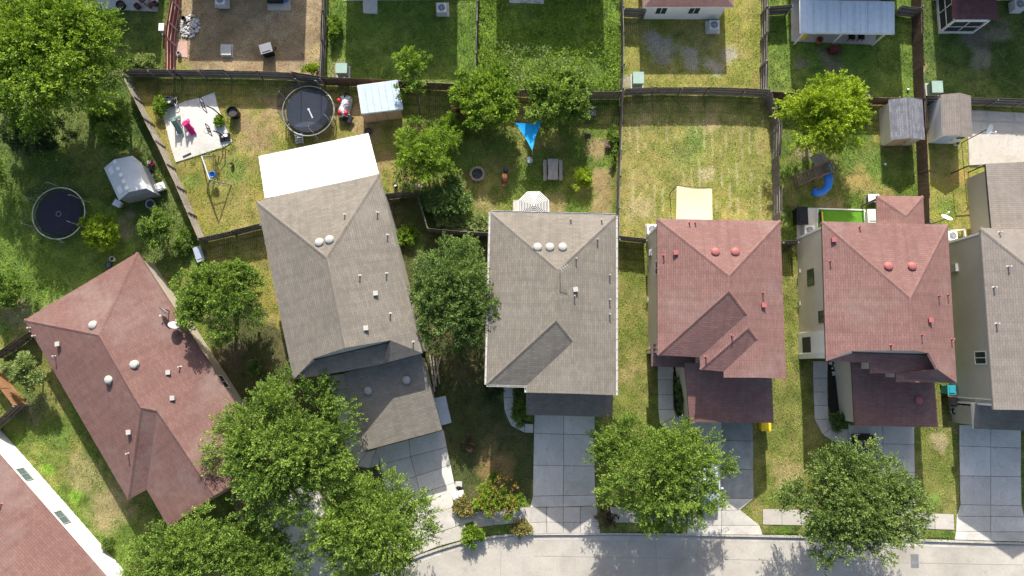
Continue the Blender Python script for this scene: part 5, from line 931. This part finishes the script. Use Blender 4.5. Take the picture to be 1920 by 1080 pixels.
# yard of the right red house: gazebo, turf, play set
g = [W(1643, 367, 2.7), W(1731, 368, 2.7), W(1735, 440, 2.7), W(1645, 440, 2.7)]; pk = W(1699, 404, 3.5); t = T('gazebo', 'small gazebo with a hipped red shingle roof behind the right red house', 'gazebo', W(1690, 410)); pk2 = W(1702, 440, 3.5); roof(t, g + [pk, pk2], [(0, 4, 1), (1, 4, 5, 2), (3, 5, 4, 0)], M_RED, M_BROWNTRIM, .12, caps=((0, 4), (1, 4)))
for k in (0, 1, 2, 3): p = inset(g, .2)[k]; m = MB(); m.bar((p.x, p.y, 0), (p.x, p.y, 2.6), .14); m.build('post', M_BROWNTRIM, t)
o = slab('bright artificial turf rectangle behind the right red house', [(1533, 391), (1621, 394), (1621, 440), (1531, 440)], paint('artificial_turf', (.10, .26, .02), .9, .15, 5), .05, 'artificial_turf', 'turf'); m = MB()
for a, b in (((1533, 391), (1621, 394)), ((1621, 394), (1621, 440)), ((1533, 391), (1531, 440))): m.bar(W(*a, .06), W(*b, .06), .1, .12)
m.build('edging', M_TRIM, o)
p = W(1536, 410); t = T('garden_bench', 'small yellow and black bench on the artificial turf', 'bench', p); m = MB(); m.box(p + Z * .4, (.28, .95, .05)); m.build('seat', M_YEL, t); m = MB(); m.box(p + Vector((-.15, 0, .6)), (.04, .95, .35)); m.build('backrest', M_BLACK, t)
for s in (-.38, .38): m = MB(); m.box(p + Vector((0, s, .2)), (.25, .05, .38)); m.build('leg', M_BLACK, t)
p = W(1522, 330); t = T('play_set', 'wooden play set with ladder deck and blue tube slide', 'play set', p); x = Vector((.95, .31, 0)); y = Vector((-.31, .95, 0)); WD = wood('play_wood', (.16, .12, .09), (.27, .2, .15), (10, 10, 3))
for i in (-.1, 1.0):
    for j in (-.45, .45): m = MB(); q2 = p + x * i + y * j; m.bar(q2, q2 + Z * 2.1, .1); m.build('post', WD, t)
for k in range(7): m = MB(); q2 = p + x * (-.1 + k * .18) + Z * 1.2; m.bar(q2 - y * .45, q2 + y * .45, .16, .04); m.build('deck_plank', WD, t)
for z in (1.6, 2.05):
    for s in (-.45, .45): m = MB(); m.bar(p + x * -.1 + y * s + Z * z, p + x * 1.0 + y * s + Z * z, .07); m.build('rail', WD, t)
    for i in (1.0,): m = MB(); m.bar(p + x * i - y * .45 + Z * z, p + x * i + y * .45 + Z * z, .07); m.build('rail', WD, t)
for k in range(6): m = MB(); a = p + y * (.5 + .02) + x * (-.25 + k * .2); m.bar(a + Z * 1.9, a + y * .85 + Z * 1.35, .18, .03); m.build('roof_plank', M_GW, t)
for s in (-.42, .42): m = MB(); m.bar(p + x * -1.7 + y * s, p + x * -.1 + y * s + Z * 1.2, .09); m.build('ramp_rail', WD, t)
for k in range(8): m = MB(); c = (p + x * -1.6).lerp(p + x * -.15 + Z * 1.2, (k + .5) / 8); m.bar(c - y * .42, c + y * .42, .13, .04); m.build('ramp_plank', WD, t)
m = MB(); m.tube([p + x * .55 - y * .4 + Z * 1.35, p + x * .6 - y * .9 + Z * 1.2, p + x * .45 - y * 1.35 + Z * .95, p + x * .1 - y * 1.6 + Z * .7, p + x * -.35 - y * 1.55 + Z * .5, p + x * -.55 - y * 1.3 + Z * .36], .33, 14); m.build('tube_slide', M_BLUE, t, True)
for k in range(3): m = MB(); m.bar(p + x * 1.1 + y * (-.3 + k * .3) + Z * .6, p + x * 1.55 + y * (-.3 + k * .3) + Z * .55, .26, .04); m.build('side_bench_plank', M_TEAL, t)
def dish(name, label, base, h, r, aim, mat=M_WHITEP, parent=None, bz=0):
    p = W(*base, bz); t = parent or T(name, label, 'satellite dish', p); o_ = p + Z * h; a = Vector(aim).normalized(); x = a.cross(Z).normalized(); y = x.cross(a); m = MB(); vs = [o_]; n = 20
    for q2 in (.5, 1.):
        for k in range(n): an = 2 * math.pi * k / n; vs.append(o_ + (x * math.cos(an) + y * math.sin(an)) * r * q2 + a * (.22 * r * q2 * q2))
    fs = [(0, 1 + k, 1 + (k + 1) % n) for k in range(n)] + [(1 + k, 1 + n + k, 1 + n + (k + 1) % n, 1 + (k + 1) % n) for k in range(n)]
    m.add(vs, fs); m.build('reflector', mat, t, True); m = MB(); m.tube([p, o_ - a * .1, o_ - a * .02], .035, 6); m.build('mast', M_DARKM, t); m = MB(); m.tube([o_ - y * r * .9, o_ - y * r * .5 + a * r * 1.1], .018, 5); m.box(o_ - y * r * .45 + a * r * 1.12, (.1, .1, .12)); m.build('feed_arm', M_TRIM, t)
dish('satellite_dish', 'satellite dish on a tall dark pole beside the taupe shed', (1803, 268), 3.3, .42, (.6, -.5, .9)); dish('satellite_dish', 'dish at the corner of the gazebo', (1729, 425), 3.2, .42, (.2, .8, .7))
for a, b, am in ((317, 583, (-.5, -.7, .35)), (334, 612, (.4, .8, .6))):
    hp = hit(a, b, f1); hp = hp[0] if hp else W(a, b, 2.9); m = dish('dish', None, (a, b), .7, .42, am, paint('dish_grey', (.45, .45, .46), .5, .1), h1, hp.z)
# screened porch and frames at the top right
q_ = [W(1760, 62), W(1822, 62)]; dp = 3.2; t = T('screened_porch', 'screened porch with maroon roof at the top right', 'porch', (q_[0] + q_[1]) / 2); b = [q_[0], q_[1], q_[1] + Vector((0, dp, 0)), q_[0] + Vector((0, dp, 0))]; EXCL_LATE.append(b); m = MB(); m.prism(inset(b, .06), 0, 2.1); m.build('screen', M_SCREEN, t)
m = MB()
for i in range(4):
    a, c = b[i], b[(i + 1) % 4]; m.bar(a, a + Z * 2.2, .14); m.bar(a + Z * .12, c + Z * .12, .1, .24); m.bar(a + Z * 2.1, c + Z * 2.1, .1, .2); m.bar(a + Z * 1.1, c + Z * 1.1, .05); m.bar(a.lerp(c, .5), a.lerp(c, .5) + Z * 2.1, .05)
m.build('frame', M_TRIM, t); roof(t, [W(1786, -12, 2.5), W(1868, -12, 2.5), W(1871, 36, 2.3), W(1786, 34, 2.3)], [(3, 2, 1, 0)], M_MAROON, M_BROWNTRIM, .1)
# rock bed, rocks of the right bed, rear porch bits
p = W(356, 50); t = T('rock_pile', 'heap of pale grey rocks with a dark pot in the brown yard', 'rock pile', p); rk = np.random.RandomState(9)
def rock(c, r, rk):
    m = MB(); n = 6; vs = []; 
    for j, (k, z) in enumerate(((.7, 0), (1., .35), (.6, .75))):
        for i in range(n): a = 2 * math.pi * i / n + rk.uniform(-.3, .3); vs.append(c + Vector((r * k * math.cos(a) * rk.uniform(.75, 1.2), r * k * math.sin(a) * rk.uniform(.75, 1.2), r * z * rk.uniform(.8, 1.2))))
    m.add(vs, [(j * n + i, j * n + (i + 1) % n, (j + 1) * n + (i + 1) % n, (j + 1) * n + i) for j in range(2) for i in range(n)] + [tuple(range(2 * n, 3 * n))]); return m
for k in range(120):
    a, r_ = rk.uniform(0, 6.28), math.sqrt(rk.rand()); c = p + Vector((.82 * r_ * math.cos(a), 1.05 * r_ * math.sin(a), .28 * (1 - r_))); rock(c, rk.uniform(.09, .17), rk).build('rock', M_STONE, t)
m = MB(); m.lathe(p + Vector((-.35, .5, .25)), [(.14, 0), (.2, .3), (.15, .3), (.13, .1)], 14); m.build('pot', M_BLACK, t)
p = W(1562, 695); t = T('rock_pile', 'white stones in the dark bed of the right red house', 'stones', p)
for k in range(14): rock(p + Vector((rk.uniform(-.25, .3), rk.uniform(-.5, .7), .03)), rk.uniform(.06, .12), rk).build('rock', paint('white_stone', (.7, .69, .66), .8, .1), t)
p = W(1270, 702); t = T('rock_pile', 'pale stones at the ends of the red house bed', 'stones', p)
for k in range(22): rock((W(1268, 692) if k % 2 else W(1281, 786)) + Vector((rk.uniform(-.3, .3), rk.uniform(-.2, .25), .03)), rk.uniform(.05, .1), rk).build('rock', MATS['white_stone'], t)
p = W(1835, 336); t = T('barbecue_cart', 'dark barbecue cart on the narrow white slab', 'grill', p); m = MB(); m.box(p + Vector((-.2, 0, .75)), (.5, .4, .3), .3); m.build('hood', M_BLACK, t); m = MB(); m.lathe(p + Vector((-.35, -.1, 0)), [(.22, .5), (.26, .7), (.2, .9), (.05, 1.)], 14); m.build('kettle', M_BLACK, t)
for s in (-.4, .05): m = MB(); m.bar(p + Vector((s, 0, 0)), p + Vector((s, 0, .6)), .05); m.build('leg', M_BLACK, t)
m = MB(); m.box(p + Vector((.3, .15, .8)), (.55, .3, .05), .35); m.build('side_shelf', M_DARKM, t)
p = W(1838, 418); m = MB(); m.prism(P((1829, 403), (1853, 401), (1857, 430), (1832, 432)), .0, .12); tag(m.build('door_mat', paint('mat_grey', (.16, .16, .17), .9, .1), loc=p), 'dark grey mat at the end of the narrow white slab', 'mat')
p = W(1833, 322); t = T('pergola_frame', 'black metal frame between bright slab and narrow slab', 'frame', p); q_ = [W(1816, 311, 2.2), W(1849, 309, 2.2)]
for c in q_: m = MB(); m.bar((c.x, c.y, 0), c, .07); m.build('post', M_BLACK, t)
m = MB(); m.bar(q_[0], q_[1], .07); m.build('beam', M_BLACK, t)
t = T('timber_enclosure', 'white timber frame round the air conditioner between the right houses', 'frame', W(1790, 445)); b = P((1777, 434), (1803, 432), (1806, 458), (1779, 460)); m = MB()
for i in range(4): m.bar(b[i] + Z * .35, b[(i + 1) % 4] + Z * .35, .08, .1)
m.build('rail', M_TRIM, t)
for i in range(4): m = MB(); m.bar(b[i], b[i] + Z * .4, .09); m.build('post', M_TRIM, t)
p = W(281, 12); t = T('patio_table', 'dark brown table and chair on the top left patio', 'table', p); m = MB(); m.box(p + Vector((-.25, .35, .7)), (.8, .6, .05), .7); m.build('top', paint('brown_table', (.1, .035, .03), .5, .1), t); m = MB(); m.box(p + Vector((.3, -.1, .45)), (.5, .5, .05), .7); m.bar(p + Vector((.2, -.4, .7)), p + Vector((.6, -.1, .7)), .06, .4); m.build('chair', M_BROWNTRIM, t)
for a, b in ((-.5, .3), (0, .5), (-.3, .1), (.2, -.3), (.5, 0)): m = MB(); m.bar(p + Vector((a, b, 0)), p + Vector((a, b, .45)), .05); m.build('leg', M_BROWNTRIM, t)
p = W(523, 5); t = T('covered_cushion', 'black covered lounger with blue bag at the top edge', 'lounger', p); m = MB(); m.box(p + Vector((-.25, .25, .25)), (1.3, .75, .3)); m.build('cover', M_BLACK, t); m = MB(); m.lathe(p + Vector((.65, .25, .07)), [(.2, 0), (.26, .15), (.15, .35), (.04, .4)], 10); m.build('bag', M_BLUE, t)
p = W(1600, 73); t = T('porch_bench', 'black chairs under the blue white porch roof', 'chair', p)
for s in (-.35, .45): m = MB(); m.box(p + Vector((s, 0, .45)), (.55, .5, .05)); m.box(p + Vector((s, .25, .7)), (.55, .05, .45)); m.build('seat', M_BLACK, t); m = MB(); m.bar(p + Vector((s - .2, -.2, 0)), p + Vector((s - .2, -.2, .45)), .05); m.bar(p + Vector((s + .2, -.2, 0)), p + Vector((s + .2, -.2, .45)), .05); m.build('leg', M_BLACK, t)
p = W(1508, 68); t = T('toy_slide', 'yellow toy slide under the blue white porch roof', 'slide', p); m = MB(); m.bar(p + Vector((.2, .2, .7)), p + Vector((-.3, -.3, .1)), .35, .05); m.build('chute', M_YEL, t); m = MB(); m.bar(p + Vector((.25, .25, 0)), p + Vector((.2, .2, .7)), .06); m.build('ladder', M_YEL, t)
p = W(285, 312); t = T('yard_clutter', 'mixed small buckets and toys right of the plastic shed', 'toys', p)
for dx, dy, r_, mt in ((-.2, .3, .14, M_WHITEP), (.1, .2, .16, M_PINK), (.15, -.1, .12, M_DARKM), (.0, -.55, .2, M_BLACK), (.1, -.75, .13, M_WHITEP), (-.15, -.3, .1, M_BLUE)): m = MB(); m.lathe(p + Vector((dx, dy, 0)), [(r_ * .8, 0), (r_, r_ * 1.4), (r_ * .8, r_ * 1.4), (r_ * .7, r_ * .5)], 12); m.build('bucket', mt, t)
# ------------------------------------------------------------------ cars
def car(label, px, py, mat, glass, head=1):
    p = W(px, py); t = T('parked_car', label, 'car', p); L, Wd = 4.5, 1.8
    def loft(st):
        m = MB(); n = 0; prev = None
        for (y, hw, zb, zt, r_) in st:
            ring = [(-hw, zb), (-hw * 1., zb + (zt - zb) * .55), (-hw + r_ * .4, zt - r_ * .4), (-hw + r_ * 1.3, zt), (0, zt + .03), (hw - r_ * 1.3, zt), (hw - r_ * .4, zt - r_ * .4), (hw, zb + (zt - zb) * .55), (hw, zb)]
            b = len(m.v); m.v += [p + Vector((a, y * head, c)) for a, c in ring]; k = len(ring)
            if prev is not None: m.f += [(prev + i, prev + i + 1, b + i + 1, b + i) for i in range(k - 1)] + [(prev + k - 1, prev, b, b + k - 1)]
            else: m.f.append(tuple(range(b + k - 1, b - 1, -1)))
            prev = b
        m.f.append(tuple(range(prev, prev + k))); return m
    loft([(-2.25, .72, .35, .62, .1), (-2.15, .84, .25, .78, .12), (-1.4, .89, .22, .86, .12), (-.8, .9, .22, .93, .1), (.9, .9, .22, .95, .1), (1.7, .88, .22, .98, .1), (2.15, .82, .28, .95, .12), (2.22, .74, .38, .85, .1)]).build('body', mat, t, True)
    loft([(-1.05, .72, .9, .94, .05), (-.35, .68, .9, 1.38, .12), (.3, .68, .9, 1.45, .12), (1.2, .66, .9, 1.4, .12), (1.85, .7, .9, .98, .05)]).build('cabin_glass', glass, t, True)
    m = MB(); m.add([p + Vector((a, b * head, c)) for a, b, c in ((-.58, -.4, 1.41), (.58, -.4, 1.41), (.58, 1.2, 1.43), (-.58, 1.2, 1.43), (-.55, -.3, 1.47), (.55, -.3, 1.47), (.55, 1.1, 1.48), (-.55, 1.1, 1.48))], [(4, 5, 6, 7), (0, 1, 5, 4), (1, 2, 6, 5), (2, 3, 7, 6), (3, 0, 4, 7)]); m.build('roof', mat, t)
    for sx in (-1, 1):
        for y in (-1.35, 1.35): c = p + Vector((sx * .8, y * head, .33)); m = MB(); m.tube([c - Vector((.11, 0, 0)), c + Vector((.11, 0, 0))], .33, 18); w_ = m.build('wheel', M_BLACK, t); m = MB(); m.tube([c + Vector((sx * .1, 0, 0)), c + Vector((sx * .125, 0, 0))], .2, 14); m.build('rim', M_GALV, w_)
        c = p + Vector((sx * .6, -2.17 * head, .66)); m = MB(); m.box(c, (.36, .12, .14)); m.build('headlight', M_WHITEP, t); c = p + Vector((sx * .65, 2.15 * head, .78)); m = MB(); m.box(c, (.3, .12, .16)); m.build('tail_light', M_REDP, t); c = p + Vector((sx * .98, -.75 * head, .98)); m = MB(); m.box(c, (.18, .1, .13)); m.build('wing_mirror', mat, t)
car('pale blue white car half hidden by the dense street tree', 1323, 893, paint('car_white', (.62, .68, .72), .25, .03, spec=.5), M_GLASS, 1); car('black car under the large street tree', 1616, 866, paint('car_black', (.01, .01, .012), .2, .02, spec=.5), glassy('car_glass', (.06, .12, .13), .05), -1)
# ------------------------------------------------------------------ grass and weeds: nobody could count it
EXCL += EXCL_LATE
EXCL_B = [(min(p[0] for p in e), max(p[0] for p in e), min(p[1] for p in e), max(p[1] for p in e), e) for e in EXCL]
def free(x, y):
    ok = np.ones(x.shape, bool)
    for a, b, c, d, e in EXCL_B:
        m = (x > a) & (x < b) & (y > c) & (y < d)
        if m.any(): ok[m] &= ~inpoly(x[m], y[m], e)
    return ok
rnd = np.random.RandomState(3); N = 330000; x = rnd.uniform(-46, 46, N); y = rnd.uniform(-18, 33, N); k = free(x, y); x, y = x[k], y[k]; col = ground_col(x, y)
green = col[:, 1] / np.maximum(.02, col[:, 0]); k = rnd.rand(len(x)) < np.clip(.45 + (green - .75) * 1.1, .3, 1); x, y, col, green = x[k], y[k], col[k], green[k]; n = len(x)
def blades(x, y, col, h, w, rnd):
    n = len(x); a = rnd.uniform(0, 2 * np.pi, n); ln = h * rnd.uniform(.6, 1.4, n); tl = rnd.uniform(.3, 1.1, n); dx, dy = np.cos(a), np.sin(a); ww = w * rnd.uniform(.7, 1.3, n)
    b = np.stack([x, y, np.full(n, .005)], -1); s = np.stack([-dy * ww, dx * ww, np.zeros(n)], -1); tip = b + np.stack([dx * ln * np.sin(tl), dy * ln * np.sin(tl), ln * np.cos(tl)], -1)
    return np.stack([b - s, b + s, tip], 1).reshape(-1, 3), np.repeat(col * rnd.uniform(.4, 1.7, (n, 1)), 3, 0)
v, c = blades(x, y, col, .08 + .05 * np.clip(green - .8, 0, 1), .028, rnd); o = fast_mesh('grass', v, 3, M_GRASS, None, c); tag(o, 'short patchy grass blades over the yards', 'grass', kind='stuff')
def weeds(label, pts, dens, h, leaf, pal, thr=.0, seed=1):
    rnd = np.random.RandomState(seed); q_ = P(*pts); xs = [p.x for p in q_]; ys = [p.y for p in q_]; A = (max(xs) - min(xs)) * (max(ys) - min(ys)); n = int(A * dens)
    x = rnd.uniform(min(xs), max(xs), n); y = rnd.uniform(min(ys), max(ys), n); k = inpoly(x, y, q_) & free(x, y) & (fbm(x, y, 1.1, seed + 5) > thr); x, y = x[k], y[k]; hh = h * (.25 + fbm(x, y, .9, seed + 9)) 
    pos = np.stack([x, y, rnd.rand(len(x)) * hh + .03], -1); v, c = leaves(pos, rnd.normal(0, 1, pos.shape) * np.array([1, 1, .5]), None, leaf, rnd, .15 + .7 * fbm(x, y, .7, seed + 2), PAL[pal]); v[:, 2] = np.maximum(v[:, 2], .01)
    tag(fast_mesh('ground_cover', v, 4, M_LEAF, None, c), label, 'weeds', kind='stuff')
weeds('knee high lush weeds filling the top middle yard', [(897, -20), (1166, -20), (1166, 172), (892, 165)], 170, .75, .14, 'bright', .33, 1)
weeds('pale tall weeds in the lower part of the weedy yard', [(925, 85), (1060, 95), (1110, 160), (960, 160)], 120, 1.1, .15, 'pale', .42, 2)
weeds('green weeds spread over the left yard around the trampoline', [(-10, 280), (200, 280), (260, 420), (230, 480), (60, 580), (-10, 600)], 80, .22, .11, 'bright', .42, 3)
weeds('leafy weeds along the shady yard left of the fence', [(230, 300), (300, 300), (370, 460), (330, 520), (270, 470)], 70, .25, .11, 'green', .42, 4)
weeds('green weeds in the yard with the blue shade sail', [(800, 230), (1100, 240), (1110, 400), (830, 420)], 70, .22, .11, 'green', .46, 5)
weeds('bright weeds around the edge of the ball court', [(290, 190), (330, 300), (345, 310), (440, 275), (450, 215), (428, 200), (420, 205), (438, 268), (330, 307), (301, 210)], 150, .3, .11, 'bright', .3, 6)
weeds('shaded lawn weeds in the top green yard', [(612, 0), (890, 0), (888, 150), (612, 145)], 80, .14, .1, 'green', .4, 7)
weeds('patchy weeds between the two left houses', [(100, 780), (140, 830), (330, 990), (290, 1010), (110, 850)], 60, .2, .1, 'green', .48, 8)
weeds('green tufts beside the play set yard', [(1560, 260), (1720, 270), (1720, 400), (1600, 400)], 55, .12, .09, 'bright', .5, 9)
# ------------------------------------------------------------------ groups of alike things
GROUPS = {'house': 'houses of the two rows', 'wooden_fence': 'wooden yard fences', 'air_conditioner': 'air conditioners beside the houses', 'utility_box': 'utility boxes in the yards', 'trampoline': 'backyard trampolines', 'storage_shed': 'garden sheds', 'shrub': 'shrubs and clumps in the yards', 'small_tree': 'small yard trees', 'yard_tree': 'backyard trees', 'oak_tree': 'large front yard trees', 'street_tree': 'trees along the street', 'wheelie_bin': 'bins beside the houses', 'grill': 'barbecue grills', 'planter': 'planters and pots', 'bucket': 'buckets in the yards', 'ball': 'balls on the grass', 'toddler_slide': 'slides on the court', 'basketball_hoop': 'hoops at the court', 'satellite_dish': 'satellite dishes', 'lumber_pile': 'stacked lumber', 'parked_car': 'cars parked on the driveways', 'rock_pile': 'rock beds', 'garden_bench': 'benches in the yards', 'deck_box': 'storage boxes in the yards'}
for o in scene.objects:
    if o.parent is None and 'label' in o and o.get('kind') is None:
        k = o.name.split('.')[0]
        if k in GROUPS: o['group'] = GROUPS[k]
